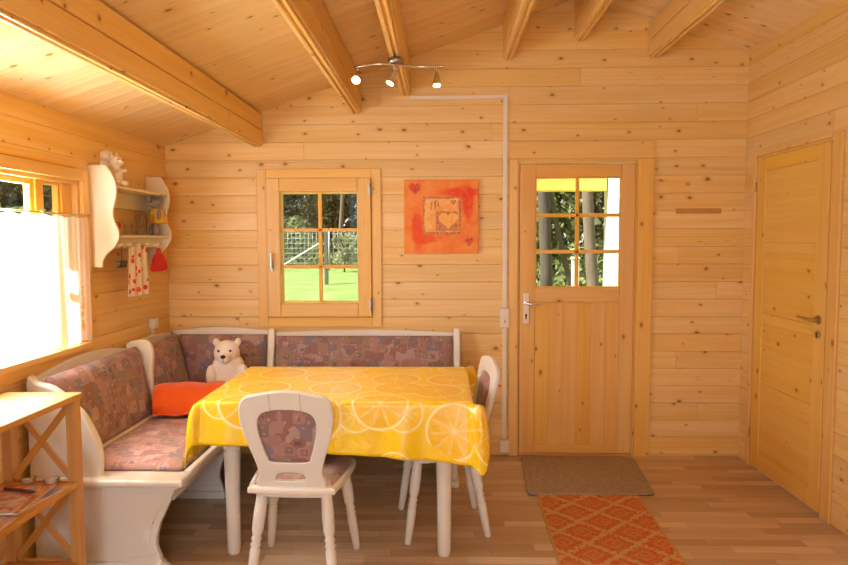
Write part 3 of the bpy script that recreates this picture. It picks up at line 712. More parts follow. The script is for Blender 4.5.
# moulding lines on the end panel
inner = [(-1.70, .07), (-1.28, .07), (-1.275, .13), (-1.262, .20), (-1.225, .28), (-1.20, .345), (-1.70, .345)]
mb = MB(); lp = smooth_loop(inner, 4); mb.tube([(x, 2.7195, z) for x, z in lp + [lp[0]]], .003, 6); bpart('panel_moulding', mb)
mb = MB(); mb.box((-1.80, 2.70, 0), (-1.215, 2.765, .045), 0); bpart('foot', mb, bevel=.012, seg=3)
# arm wing rising to the backrest top, rounded front
wing = smooth_loop([(-1.79, .39, 1), (-1.50, .39, 1), (-1.478, .44), (-1.475, .50), (-1.485, .57), (-1.515, .64), (-1.55, .70), (-1.59, .74), (-1.63, .78), (-1.68, .815), (-1.74, .832), (-1.79, .83, 1)], 5)
obj('arm_wing', shape('arm_wing', [wing], .045, .012, XZ(2.735), 3), M['cream'], bench).data.transform(Matrix.Translation(-Vector(bench.location)))
wl = [(-1.47, .40), (-1.475, .33), (-1.50, .26), (-1.55, .21), (-1.63, .18), (-1.72, .17)]
mb = MB(); pts = [(p[0], 2.7195, p[1]) for p in smooth_loop(wl + wl[-2:0:-1], 5)[:len(wl)*5-5]]; mb.tube(pts, .003, 6); bpart('wing_moulding', mb)
# seat frame: L-shaped board with rounded nose
mb = MB(); mb.box((-1.79, 2.675, .388), (-1.105, 2.80, .422), 0); bpart('seat_cap', mb, 'cream_seat', bevel=.013, seg=3)
mb = MB(); mb.box((-1.15, 2.80, .385), (-1.110, 3.62, .425), 1); bpart('seat_rail', mb, 'cream_seat', bevel=.012, seg=3)
mb = MB(); mb.box((-1.15, 3.585, .385), (.10, 3.625, .425), 0); bpart('seat_rail', mb, 'cream_seat', bevel=.012, seg=3)
mb = MB(); mb.box((-1.78, 2.80, .36), (-1.16, 4.26, .388), 1); mb.box((-1.16, 3.64, .36), (.08, 4.26, .388), 0); bpart('seat_board', mb)
mb = MB(); mb.box((-1.20, 2.765, .30), (-1.18, 3.60, .384), 1); bpart('apron', mb)
mb = MB(); mb.box((-1.17, 3.64, .30), (.05, 3.66, .384), 0); bpart('apron', mb)
# inner support of the left wing
def support(x0, x1, y):
    obj('support_panel', shape('support_panel', [end_outline(x0, x1)], .03, .004, XZ(y)), M['cream'], bench).data.transform(Matrix.Translation(-Vector(bench.location)))
    mb = MB(); mb.box((x0, y-.033, 0), (x1-.082, y+.033, .045), 0); bpart('foot', mb, bevel=.012, seg=3)
    mb = MB(); lp = smooth_loop([(x0+.06, .08), (x1-.15, .08), (x1-.145, .14), (x1-.13, .21), (x1-.10, .28), (x1-.08, .34), (x0+.06, .34)], 4); mb.tube([(x, y-.0155, z) for x, z in lp + [lp[0]]], .003, 6); bpart('panel_moulding', mb)
support(-1.78, -1.13, 3.54)
o2 = shape('support_panel', [end_outline(0, .64)], .03, .004, Matrix.Translation((.07, 4.26, 0)) @ Matrix.Rotation(-PI/2, 4, 'Z') @ Matrix.Rotation(PI/2, 4, 'X'))
obj('support_panel', o2, M['cream'], bench).data.transform(Matrix.Translation(-Vector(bench.location)))
mb = MB(); mb.box((.035, 3.69, 0), (.10, 4.26, .045), 1); bpart('foot', mb, bevel=.012, seg=3)
# seat cushions
def cush(name, cx, cy_, cz, L, W, T, bulge, rot=None, mat='uph'):
    X = Matrix.Translation((cx, cy_, cz)) @ (rot if rot is not None else Matrix.Identity(4))
    return bpart(name, puff(L, W, T, bulge, X=X), mat, 0, clean=True)
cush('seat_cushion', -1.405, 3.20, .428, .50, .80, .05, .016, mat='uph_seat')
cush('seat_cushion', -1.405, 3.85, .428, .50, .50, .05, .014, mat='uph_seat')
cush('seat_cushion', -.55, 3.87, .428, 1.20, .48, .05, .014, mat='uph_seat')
# backrests on the left wall, leaning slightly
lean = R(12)
def backrest_left(ya, yb, near_lobe=False, zt=.86):
    yc = (ya+yb)/2; L = yb-ya; h = zt-.47
    # local frame: x = along y world, y = up the back, z = out of the back towards +X
    X = Matrix.Translation((-1.70, yc, .455 + h/2)) @ Matrix.Rotation(-lean, 4, 'Y') @ Matrix(((0, 0, 1, 0), (1, 0, 0, 0), (0, 1, 0, 0), (0, 0, 0, 1)))
    bpart('backrest_cushion', puff(L-.012, h, .07, .022, X=X @ Matrix.Translation((0, 0, .012))), 'uph', 0, clean=True)
    mb = MB(); mb.box((-L/2, -h/2-.03, -.045), (L/2, h/2-.008, -.020), 0, X); bpart('backrest_board', mb)
    return X, L, h
X, L, h = backrest_left(2.765, 3.60, zt=.865)
mb = MB(); mb.box((-L/2, -h/2-.035, -.02), (L/2, -h/2+.004, .045), 0, X); bpart('backrest_lower_rail', mb, 'cream_seat', .01, seg=3)
# the white end ear of that backrest: curved strip over the front edge and top
ear = [(-1.765, .875), (-1.70, .885), (-1.655, .865), (-1.638, .80), (-1.645, .70), (-1.642, .60), (-1.630, .50), (-1.628, .44)]
def cr(pts, n=5):
    q = smooth_loop([pts[0]] + pts + [pts[-1]], n); return q[n:n*(len(pts))]+[pts[-1]]
es = cr(ear); mb = MB()
poly = es + [(-1.79, .44), (-1.79, .86)]
me = shape('backrest_ear', [poly], .034, .010, XZ(3.622), 3); me.transform(Matrix.Translation(-Vector(bench.location))); obj('backrest_ear', me, M['cream_seat'], bench, world=False)
X, L, h = backrest_left(3.645, 4.13, zt=.855)
# back wall backrests
def backrest_back(xa, xb, zt):
    xc = (xa+xb)/2; L = xb-xa; h = zt-.47
    X = Matrix.Translation((xc, 4.185, .455+h/2)) @ Matrix.Rotation(PI/2 - R(10), 4, 'X')
    bpart('backrest_cushion', puff(L-.01, h, .06, .018, nx=26, X=X @ Matrix.Translation((0, 0, .01))), 'uph', 0, clean=True)
    mb = MB(); mb.box((-L/2, -h/2-.03, -.040), (L/2, h/2-.01, -.018), 0, X); bpart('backrest_board', mb)
backrest_back(-1.73, -1.14, .845); backrest_back(-1.09, .075, .835)
# top rail with low arches
def arch(xa, xb, z0, rise):
    top = [(xa+(xb-xa)*k/20, z0 + rise*math.sin(PI*k/20)) for k in range(21)]
    lp = [(x, z) for x, z in top] + [(xb, z0-.03), (xa, z0-.03)]
    me = shape('top_rail', [lp], .028, .006, XZ(4.243)); me.transform(Matrix.Translation(-Vector(bench.location))); obj('top_rail', me, M['cream_seat'], bench, world=False)
def arch_left(ya, yb, z0, rise):
    lp = [(ya+(yb-ya)*k/20, z0 + rise*math.sin(PI*k/20)) for k in range(21)] + [(yb, z0-.04), (ya, z0-.04)]
    me = shape('top_rail', [lp], .026, .006, Matrix(((0, 0, 1, -1.795), (1, 0, 0, 0), (0, 1, 0, 0), (0, 0, 0, 1)))); me.transform(Matrix.Translation(-Vector(bench.location))); obj('top_rail', me, M['cream_seat'], bench, world=False)
arch_left(2.75, 3.61, .835, .048); arch_left(3.64, 4.22, .84, .02)
arch(-1.78, -1.14, .848, .026); arch(-1.09, .095, .838, .018)
for x in (-1.115, .10):
    mb = MB(); mb.bar((x, 4.125, .40), (x, 4.225, .862 if x < 0 else .868), .046, .05, (0, 1, 0)); bpart('backrest_post', mb, 'cream_seat', .012, seg=3)

# ------------------------------------------------------------------ table and cloth
TX0, TX1, TY0, TY1 = -1.05, .12, 2.775, 3.535
TC = ((TX0+TX1)/2, (TY0+TY1)/2)
t = thing('dining_table', 'cream dining table with round turned legs under the yellow cloth', 'table', (TC[0], TC[1], 0))
mb = MB(); mb.box((TX0, TY0, .715), (TX1, TY1, .742), 0); obj('tabletop', mb, M['cream'], t, .006)
mb = MB(); x0, x1, y0, y1 = TX0+.08, TX1-.10, TY0+.12, TY1-.058
mb.box((x0, y0-.01, .64), (x1, y0+.01, .715), 0); mb.box((x0, y1-.01, .64), (x1, y1+.01, .715), 0); mb.box((x0-.01, y0, .64), (x0+.01, y1, .715), 1); mb.box((x1-.01, y0, .64), (x1+.01, y1, .715), 1)
obj('apron', mb, M['cream'], t, .003)
legp = [(r*1.14, z) for r, z in [(.022, 0), (.026, .01), (.027, .04), (.029, .30), (.032, .44), (.034, .48), (.030, .484), (.030, .49), (.035, .495), (.035, .505), (.030, .51), (.030, .53), (.035, .535), (.035, .545), (.031, .55), (.034, .62), (.034, .71)]]
for x, y in ((x0+.01, y0), (x1-.01, y0), (x0+.01, y1), (x1-.01, y1)):
    mb = MB(); mb.lathe(legp, Matrix.Translation((x, y, 0)) , 24); obj('leg', mb, M['cream'], t)
# tablecloth
mb = MB(); a_, b_ = (TX1-TX0)/2+.004, (TY1-TY0)/2+.004
rot = R(-4.0); s0, s1, t0, t1 = -.585-.248, .585+.228, -.38-.235, .38+.20
NX, NY = 130, 92; vs_, uv_ = [], []
for j in range(NY+1):
    for i in range(NX+1):
        s_ = s0+(s1-s0)*i/NX; q_ = t0+(t1-t0)*j/NY; cr_ = .07
        sx_, ty_ = (s1-cr_ if s_ > 0 else s0+cr_), (t1-cr_ if q_ > 0 else t0+cr_); ds_, dt_ = s_-sx_, q_-ty_
        if ds_*s_ > 0 and dt_*q_ > 0 and math.hypot(ds_, dt_) > cr_: f_ = cr_/math.hypot(ds_, dt_); s_, q_ = sx_+ds_*f_, ty_+dt_*f_
        x = s_*math.cos(rot)-q_*math.sin(rot); y = s_*math.sin(rot)+q_*math.cos(rot)
        ox = math.copysign(max(0, abs(x)-a_), x); oy = math.copysign(max(0, abs(y)-b_), y)
        d = math.hypot(ox, oy); px, py, pz = max(-a_, min(a_, x)), max(-b_, min(b_, y)), .7445
        if d > 1e-6:
            nx_, ny_ = ox/d, oy/d; corner = 2*abs(nx_*ny_)      # 1 on the diagonal
            corner = corner**.8
            vmax = R((88 if x > 0 and oy == 0 else 86) - 30*corner); Rr = .014
            # drape folds beside the corners
            along = px if oy != 0 and ox == 0 else py
            edge_d = min(a_-abs(px), 1) if ox == 0 else min(b_-abs(py), 1)
            th_ = min(d/Rr, vmax); rho = Rr*math.sin(th_); dz = Rr*(1-math.cos(th_)); rest = max(0, d-Rr*vmax)
            if corner > .01:
                A = .075*corner if x > 0 else .042*corner
                rr_ = rest*.07 + A*(1-math.exp(-rest/.035)); rho += rr_; dz += math.sqrt(max(0, rest*rest-rr_*rr_*.8))
            else: rho += rest*math.cos(vmax); dz += rest*math.sin(vmax)
            if corner < .01:
                rho += (.0 if x > 0 and oy == 0 else 1)*(d/.28)*((.009*math.sin(along*23+1.0)+.006*math.sin(along*41+2)) * min(1, edge_d/.12) + .020*math.exp(-(edge_d/.09)**2))
            else:
                rho += (d/.28)*.020*(1-corner)
            rho = max(rho, .002)
            px += nx_*rho; py += ny_*rho; pz -= dz
        pz += .0012*math.sin(x*9+y*4)*0
        vs_.append((TC[0]+px, TC[1]+py, pz)); uv_.append((s_, q_))
fs_ = []; fu = []
for j in range(NY):
    for i in range(NX):
        q = (j*(NX+1)+i, j*(NX+1)+i+1, (j+1)*(NX+1)+i+1, (j+1)*(NX+1)+i); fs_.append(q); fu.append([uv_[k] for k in q])
mb.add(vs_, fs_, fu, True)
tc = obj('tablecloth', mb, M['cloth'], solid=.0016, origin=(TC[0], TC[1], .74)); tag(tc, 'yellow oilcloth printed with citrus slices over the dining table', 'tablecloth')

# ------------------------------------------------------------------ chairs
def make_chair(label, loc, rz):
    c = thing('dining_chair', label, 'chair', loc, rz, 'cream padded dining chairs at the table')
    P = dict(world=False)
    # seat (faces +y): rounded trapezoid
    so = smooth_loop([(x*.96, y) for x, y in [(-.170, -.195), (0, -.205), (.170, -.195), (.192, -.17), (.215, .0), (.220, .14), (.18, .195), (0, .215), (-.18, .195), (-.220, .14), (-.215, .0), (-.192, -.17)]], 5)
    obj('seat', shape('seat', [so], .030, .010, Matrix.Translation((0, 0, .418)), 3), M['cream_seat'], c, **P)
    so2 = [(x*.86, y*.82) for x, y in so]
    obj('seat_underframe', shape('seat_underframe', [so2], .026, .005, Matrix.Translation((0, 0, .392))), M['cream'], c, **P)
    mb = MB(); vs = []; fs = []; rings = 8; N = len(so)
    for k in range(rings+1):
        f = 1-k/rings; ff = .93*f
        h_ = .434 + .026*(1-f**4)**.5 if f < 1 else .430
        for x, y in so: vs.append((x*ff, (y+.004)*ff if y > -.15 else y*ff*.94, h_))
    for k in range(rings):
        for i in range(N): fs.append((k*N+i, k*N+(i+1) % N, (k+1)*N+(i+1) % N, (k+1)*N+i))
    mb.add(vs, fs, None, True); obj('seat_cushion', mb, M['uph_chair'], c, clean=True, **P)
    # splayed turned legs
    pr = [(.014, 0), (.016, .02), (.020, .25), (.022, .42), (.017, .44), (.023, .47), (.017, .50), (.023, .53), (.017, .56), (.024, .62), (.026, .80), (.022, .98), (.022, 1)]
    for (tx, ty), (bx, by) in (((-.135, -.14), (-.175, -.21)), ((.135, -.14), (.175, -.21)), ((-.16, .13), (-.205, .185)), ((.16, .13), (.205, .185))):
        mb = MB(); mb.rod((bx, by, 0), (tx, ty, .39), .02, n=16, prof=pr); obj('leg', mb, M['cream'], c, **P)
    # back: lyre-shaped frame with padded panel
    L = [(-.128, .43, 1), (-.130, .50), (-.150, .58), (-.176, .66), (-.190, .74), (-.186, .80), (-.165, .83), (-.125, .842), (-.06, .855), (0, .860)]
    out = smooth_loop(L + [(-x, z, *r) for x, z, *r in L[-2::-1]], 5)
    H = [(-.068, .548), (-.088, .57), (-.104, .62), (-.118, .69), (-.116, .735), (-.095, .765), (-.05, .778), (0, .78)]
    hole = smooth_loop(H + [(-x, z) for x, z in H[-2::-1]], 5)
    H2 = [(-.056, .462), (-.060, .482), (-.045, .497), (0, .502)]
    hole2 = smooth_loop(H2 + [(-x, z) for x, z in H2[-2::-1]], 4)
    lean_ = R(12)
    X = Matrix.Translation((0, -.175, .43)) @ Matrix.Rotation(lean_, 4, 'X') @ Matrix.Translation((0, 0, -.43)) @ XZ(0)
    obj('backrest', shape('backrest', [out, hole, hole2], .024, .005, X), M['cream'], c, **P)
    hb = [(x*1.02, .664+(z-.664)*1.02) for x, z in hole]
    mb = MB(); vs = []; fs = []; N = len(hb); rings = 6
    for side in (1, -1):
        for k in range(rings+1):
            f = 1-k/rings
            for x, z in hb:
                p = X @ Vector((x*f, .664+(z-.664)*f, side*(.006 + (.014 if side < 0 else .003)*(1-f**3)))); vs.append(tuple(p))
    for sd_ in range(2):
        o_ = sd_*(rings+1)*N
        for k in range(rings):
            for i in range(N):
                q = (o_+k*N+i, o_+k*N+(i+1) % N, o_+(k+1)*N+(i+1) % N, o_+(k+1)*N+i); fs.append(q if sd_ == 0 else q[::-1])
    for i in range(N): fs.append((i, (i+1) % N, (rings+1)*N+(i+1) % N, (rings+1)*N+i))
    mb.add(vs, fs, None, True); obj('backrest_cushion', mb, M['uph_chair'], c, clean=True, **P)
    # top rail joints of the back (three-piece frame)
    for x in (-.062, .062):
        mb = MB(); mb.tube([tuple(X @ Vector((x, z, yy))) for z, yy in ((.782, -.0122), (.782, .0122), (.852, .0122))], .0010, 6)
        obj('frame_joint', mb, M['greyplush'], c, **P)
    return c
make_chair('cream dining chair with its back to the camera, in front of the table', (-.610, 2.775, 0), R(-2))
def copy_tree(src, label, loc, rz):
    r = src.copy(); col.objects.link(r); r.location = loc; r.rotation_euler = (0, 0, rz); r['label'] = label; r['loc'] = loc
    for ch in list(src.children): c = ch.copy(); col.objects.link(c); c.parent = r
    return r
ch1 = [o for o in col.objects if o.name == 'dining_chair'][0]
copy_tree(ch1, 'cream dining chair seen from the side at the right end of the table', (-.008, 3.225, 0), R(98))

# ------------------------------------------------------------------ plush bear, orange blanket
def plush(name, mb, mat, parent, vox=.006, it=6):
    o = obj(name, mb, mat, parent, world=False)
    m = o.modifiers.new('remesh', 'REMESH'); m.mode = 'VOXEL'; m.voxel_size = vox; m.use_smooth_shade = True
    m = o.modifiers.new('smooth', 'SMOOTH'); m.iterations = it; m.factor = .6
    return o
t = thing('teddy_bear', 'cream plush polar bear sitting on the back bench', 'plush bear', (-1.315, 3.935, .471), R(6))
mb = MB()
mb.ball((0, .01, .118), (.122, .085, .117), 22); mb.ball((0, 0, .19), (.100, .075, .10), 20); mb.ball((-.005, -.010, .285), (.079, .068, .078), 22)
mb.ball((-.005, -.078, .262), (.038, .040, .032), 16); mb.ball((-.070, .0, .350), (.022, .016, .026), 14); mb.ball((.062, .0, .350), (.022, .016, .026), 14)
mb.ball((-.092, -.050, .15), (.032, .042, .070), 16); mb.ball((.100, -.050, .15), (.032, .042, .070), 16)
mb.ball((-.075, -.10, .045), (.045, .085, .045), 16); mb.ball((.075, -.10, .045), (.045, .085, .045), 16)
plush('body', mb, M['bear'], t)
mb = MB(); mb.ball((-.005, -.117, .277), (.016, .011, .012), 12); obj('nose', mb, M['black'], t, world=False, label='black nose')
mb = MB(); mb.tube([(-.005, -.116, .265), (-.005, -.113, .250)], .002); mb.tube([(-.020, -.104, .246), (-.005, -.112, .250), (.010, -.104, .246)], .002); obj('mouth', mb, M['black'], t, world=False)
for x in (-.040, .030):
    mb = MB(); mb.ball((x, -.077, .306), .0075, 12); obj('eye', mb, M['black'], t, world=False, label='black bead eye')

# folded blanket: a soft roll with an open spiral end
t = thing('folded_blanket', 'bright orange fleece blanket folded on the corner bench seat', 'blanket', (-1.430, 3.615, .472), R(14))
def blob_grid(L, W, H, lumps, seed, nu=44, nv=30):
    vs = []; fs = []
    for i in range(nu+1):
        u = i/nu; x = (u-.5)*L
        endf = (1-abs(2*u-1)**6)**.5
        for k in range(nv):
            a = 2*PI*k/nv; ca, sa = math.cos(a), math.sin(a)
            e = .75; px = 0
            yy = math.copysign(abs(ca)**e, ca)*W/2*(.86+.14*endf); zz = math.copysign(abs(sa)**e, sa)*H/2*(.72+.28*endf)
            n = mnoise.noise(Vector((x*7+seed, ca*1.2, sa*1.2)))*lumps
            zz += H*.10*math.sin(u*PI); yy *= 1+n; zz = (zz+H/2)*(1+n)
            if sa < -.2: zz = max(0.0, zz*.3)
            vs.append((x + n*.05, yy, max(0, zz)))
    for i in range(nu):
        for k in range(nv): fs.append((i*nv+k, (i+1)*nv+k, (i+1)*nv+(k+1) % nv, i*nv+(k+1) % nv))
    fs.append(tuple(range(nv))); fs.append(tuple(nu*nv+k for k in range(nv))[::-1])
    return vs, fs
mb = MB(); vs, fs = blob_grid(.345, .170, .140, .13, 3.1); mb.add(vs, fs, None, True); obj('folded_body', mb, M['orange'], t, world=False)
mb = MB(); pts = []
# overlapping flap along the top and front
vs = []; fs = []; nu, nv = 40, 20
for i in range(nu+1):
    u = i/nu; x = (u-.5)*.370
    for j in range(nv+1):
        v = j/nv; a = R(115) - v*R(185); n = .006*math.sin(u*7+v*4)+.003*math.sin(u*15+v*5)
        y = -.112*(1 if a < R(90) else 1)*0 + math.cos(a)*-(.108+n); z = .070 + math.sin(a)*(.080+n) + .012*math.sin(u*PI)
        if a < 0: z = .070 - (-a)*.040; y = -(.112+n)+.0
        vs.append((x, y, max(z, .004)))
for i in range(nu):
    for j in range(nv): fs.append((i*(nv+1)+j, (i+1)*(nv+1)+j, (i+1)*(nv+1)+j+1, i*(nv+1)+j+1))
mb.add(vs, fs, None, True); obj('top_fold', mb, M['orange'], t, world=False, solid=.012, bevel=0)
mb = MB(); vs = []; fs = []; nu, nv = 36, 14
for i in range(nu+1):
    u = i/nu; x = (u-.5)*.36
    for j in range(nv+1):
        v = j/nv; vs.append((x+.012*math.sin(v*5), -.135+.10*v + .010*math.sin(u*11)*(1-v), .008 + .012*(1-v)*abs(math.sin(u*8+.6)) + .004))
for i in range(nu):
    for j in range(nv): fs.append((i*(nv+1)+j, (i+1)*(nv+1)+j, (i+1)*(nv+1)+j+1, i*(nv+1)+j+1))
mb.add(vs, fs, None, True); obj('lower_fold', mb, M['orange'], t, world=False, solid=.010)

# ------------------------------------------------------------------ wall shelf with its things
t = thing('wall_shelf', 'ivory wall shelf with scalloped sides next to the curtained window', 'shelf', (XL+.002, 3.665, 1.3))
def side_outline():   # (depth, z)
    return smooth_loop([(0, 1.305, 1), (.055, 1.305, 1), (.062, 1.34), (.085, 1.375), (.125, 1.41), (.150, 1.455), (.148, 1.50), (.130, 1.545), (.122, 1.585), (.130, 1.625), (.142, 1.67), (.145, 1.72), (.132, 1.77), (.105, 1.815), (.085, 1.835, 1), (0, 1.835, 1)], 5)
for y in (3.34, 3.995):
    me = shape('side_panel', [side_outline()], .018, .004, Matrix.Translation((XL+.002, y, 0)) @ Matrix.Rotation(PI/2, 4, 'X')); me.transform(Matrix.Translation(-Vector(t.location)))
    obj('side_panel', me, M['shelfpaint'], t, world=False)
mb = MB(); mb.box((XL+.003, 3.349, 1.715), (XL+.140, 3.986, 1.731), 1); obj('shelf_board', mb, M['shelfpaint'], t, .004)
mb = MB(); mb.box((XL+.003, 3.349, 1.458), (XL+.140, 3.986, 1.474), 1); obj('shelf_board', mb, M['shelfpaint'], t, .004)
mb = MB(); mb.box((XL+.003, 3.349, 1.625), (XL+.013, 3.986, 1.714), 1); obj('upper_back_rail', mb, M['shelfpaint'], t, .002)
mb = MB(); mb.box((XL+.080, 3.349, 1.405), (XL+.092, 3.986, 1.457), 1); obj('hook_rail', mb, M['shelfpaint'], t, .002)
HY = [3.43, 3.53, 3.63, 3.73, 3.865]
for y in HY:
    mb = MB(); mb.rod((XL+.092, y, 1.42), (XL+.118, y, 1.42), .005); mb.ball((XL+.120, y, 1.424), .009, 10); obj('peg', mb, M['shelfpaint'], t)
# tumblers
def tumbler(x, y, z, r, h, label, name='drinking_glass'):
    mb = MB(); mb.lathe([(r*.80, 0), (r*.84, .004), (r, h), (r*.94, h), (r*.78, .008), (.001, .008)], Matrix.Identity(4), 20)
    o = obj(name, mb, M['glass'], origin=None); o.location = (x, y, z); tag(o, label, 'glass', 'glasses on the wall shelf'); return o
SX = XL+.078
tumbler(SX, 3.59, 1.4745, .024, .065, 'short clear tumbler, leftmost glass on the lower wall shelf')
tumbler(SX, 3.73, 1.4745, .025, .110, 'tall clear glass right after the short tumbler on the wall shelf')
tumbler(SX-.03, 3.79, 1.4745, .023, .120, 'tall clear glass standing closest to the wall behind its tall neighbours')
tumbler(SX+.02, 3.82, 1.4745, .024, .125, 'tall clear glass nearest the toy mouse in the yellow dress')
# toy mouse in yellow dress
t = thing('toy_mouse', 'grey toy mouse in a yellow dress at the right end of the shelf', 'plush toy', (SX+.02, 3.915, 1.4745), R(-35))
t.scale = (1.2, 1.2, 1.2)
mb = MB(); mb.ball((0, 0, .10), (.030, .026, .045), 14); mb.ball((0, -.008, .160), (.030, .030, .028), 16); mb.ball((0, -.038, .155), (.013, .018, .012), 12)
mb.ball((-.034, .0, .190), (.020, .008, .020), 14); mb.ball((.034, 0, .190), (.020, .008, .020), 14); mb.ball((-.018, -.018, .03), (.013, .016, .035), 12); mb.ball((.018, -.018, .03), (.013, .016, .035), 12)
mb.ball((-.040, -.012, .105), (.012, .012, .034), 12); mb.ball((.040, -.012, .105), (.012, .012, .034), 12)
plush('body', mb, M['greyplush'], t, .004, 3)
mb = MB(); mb.lathe([(.026, .135), (.034, .115), (.040, .09), (.052, .060), (.050, .060), (.036, .09), (.024, .134)], None, 22, False); obj('dress', mb, M['yellowcloth'], t, world=False, label='yellow dress')
for x in (-.011, .011): mb = MB(); mb.ball((x, -.035, .168), .0035, 8); obj('eye', mb, M['black'], t, world=False)
# fluffy squirrel toy on the top board
t = thing('toy_squirrel', 'white fluffy toy squirrel sitting on top of the wall shelf', 'plush toy', (XL+.075, 3.465, 1.7315), R(70))
t.scale = (1.22, 1.22, 1.15)
mb = MB(); mb.ball((0, 0, .050), (.032, .038, .052), 16); mb.ball((0, -.012, .115), (.028, .030, .028), 16); mb.ball((0, -.038, .110), (.014, .016, .012), 12)
mb.ball((-.016, .0, .146), (.008, .007, .017), 10); mb.ball((.016, 0, .146), (.008, .007, .017), 10)
mb.ball((0, .045, .045), (.022, .022, .040), 14); mb.ball((0, .062, .095), (.028, .026, .045), 14); mb.ball((0, .045, .145), (.030, .030, .028), 14)
mb.ball((-.022, -.028, .015), (.014, .028, .015), 12); mb.ball((.022, -.028, .015), (.014, .028, .015), 12); mb.ball((-.022, -.030, .075), (.009, .022, .010), 10); mb.ball((.022, -.030, .075), (.009, .022, .010), 10)
plush('body', mb, M['plushwhite'], t, .004, 2)
for x in (-.013, .013): mb = MB(); mb.ball((x, -.038, .124), .003, 8); obj('eye', mb, M['black'], t, world=False)
# small red toy by the left side
t = thing('red_heart_ornament', 'small red heart ornament at the left end of the lower shelf', 'ornament', (SX+.02, 3.40, 1.4745), R(60))
me = shape('heart_body', [heart(0, .036, .066, .066)], .022, .008, XZ(0), 3); obj('heart_body', me, M['redcloth'], t, world=False)
mb = MB(); mb.box((-.014, -.014, 0), (.014, .014, .010), 0); obj('stand', mb, M['darkbrown'], t, .002, world=False)
# tea towel and pot holder on the pegs
mb = MB(); vs = []; fs = []; nu, nv = 22, 40
for j in range(nv+1):
    v = j/nv
    for i in range(nu+1):
        u = i/nu-.5; wd = .215 + .03*v
        vs.append((XL+.116+.010*math.sin(u*19)*(.3+.7*v)-.004*v, 3.622+u*wd, 1.420 - v*.285 - .022*abs(u)*math.exp(-v*4)))
for j in range(nv):
    for i in range(nu): fs.append((j*(nu+1)+i, j*(nu+1)+i+1, (j+1)*(nu+1)+i+1, (j+1)*(nu+1)+i))
mb.add(vs, fs, None, True); tag(obj('tea_towel', mb, M['towel'], solid=.003), 'white tea towel with red poppies hanging from the shelf pegs', 'towel')
t = thing('pot_holder', 'red rounded pot holder hanging right of the poppy tea towel', 'pot holder', (XL+.122, 3.872, 1.30))
o_ = smooth_loop([(-.098, -.035), (-.096, .01), (-.068, .050), (-.022, .074), (-.015, .098), (.015, .098), (.022, .074), (.068, .050), (.096, .01), (.098, -.035), (.0, -.042)], 5)
obj('pad', shape('pad', [o_], .014, .005, Matrix(((0, 0, 1, 0), (1, 0, 0, 0), (0, 1, 0, 0), (0, 0, 0, 1))), 3), M['redcloth'], t, world=False)
mb = MB(); mb.tube([(0, .012*math.sin(a), .112+.018*math.cos(a)) for a in [2*PI*k/14 for k in range(15)]], .003, 6); obj('hanging_loop', mb, M['plastic'], t, world=False)
# dark brush hanging from the first peg
t = thing('clothes_brush', 'small dark brush hanging under the left side of the shelf', 'brush', (XL+.115, 3.43, 1.30))
mb = MB(); mb.box((-.012, -.045, .015), (.012, .045, .038), 1); obj('brush_back', mb, M['darkbrown'], t, .006, world=False)
mb = MB(); mb.box((-.009, -.040, .000), (.009, .040, .016), 1); obj('bristles', mb, M['black'], t, .003, world=False)
mb = MB(); mb.tube([(0, 0, .036), (0, 0, .12)], .002, 6); obj('hanging_cord', mb, M['darkbrown'], t, world=False)

# ------------------------------------------------------------------ cafe curtain
t = thing('cafe_curtain', 'white sheer cafe curtain across the lower left window', 'curtain', (XL+.05, 2.5, .95))
CX = XL+.034
mb = MB(); vs = []; fs = []; nu, nv = 260, 26; YA, YE = 2.36, 3.25
for j in range(nv+1):
    v = j/nv
    for i in range(nu+1):
        y = YA+(YE-YA)*i/nu; sc = .5+.5*math.cos((y-3.235)*2*PI/.115)
        zt = 1.562 - .006*(1-sc); zb = .938 + .007*abs(math.sin((y-3.235)*PI/.12)) - (.03 if y > 3.17 else 0)*0
        fold = .007*math.sin(y*2*PI/.115)+.003*math.sin(y*2*PI/.047+1)
        vs.append((CX+.001+fold*(.35+.65*v), y + .012*v*math.sin(y*11), zt+(zb-zt)*v))
for j in range(nv):
    for i in range(nu): fs.append((j*(nu+1)+i, j*(nu+1)+i+1, (j+1)*(nu+1)+i+1, (j+1)*(nu+1)+i))
mb.add(vs, fs, None, True)
me_o = obj('curtain_panel', mb, M['curtain'], None); me_o.parent = t; me_o.location = -Vector(t.location)
mb = MB(); mb.rod((CX, 1.82, 1.572), (CX, 3.262, 1.572), .004); mb.ball((CX, 3.264, 1.572), .008, 10); mb.rod((CX, 3.235, 1.572), (XL+.018, 3.235, 1.572), .004); mb.rod((CX, 1.83, 1.572), (XL+.018, 1.83, 1.572), .004); obj('rod', mb, M['brass'], t)
for k in range(8):
    y = 3.22-.115*k
    mb = MB(); mb.tube([(CX+.008*math.cos(a), y, 1.569+.008*math.sin(a)) for a in [2*PI*q/12 for q in range(13)]], .0016, 6); obj('ring', mb, M['brass'], t)

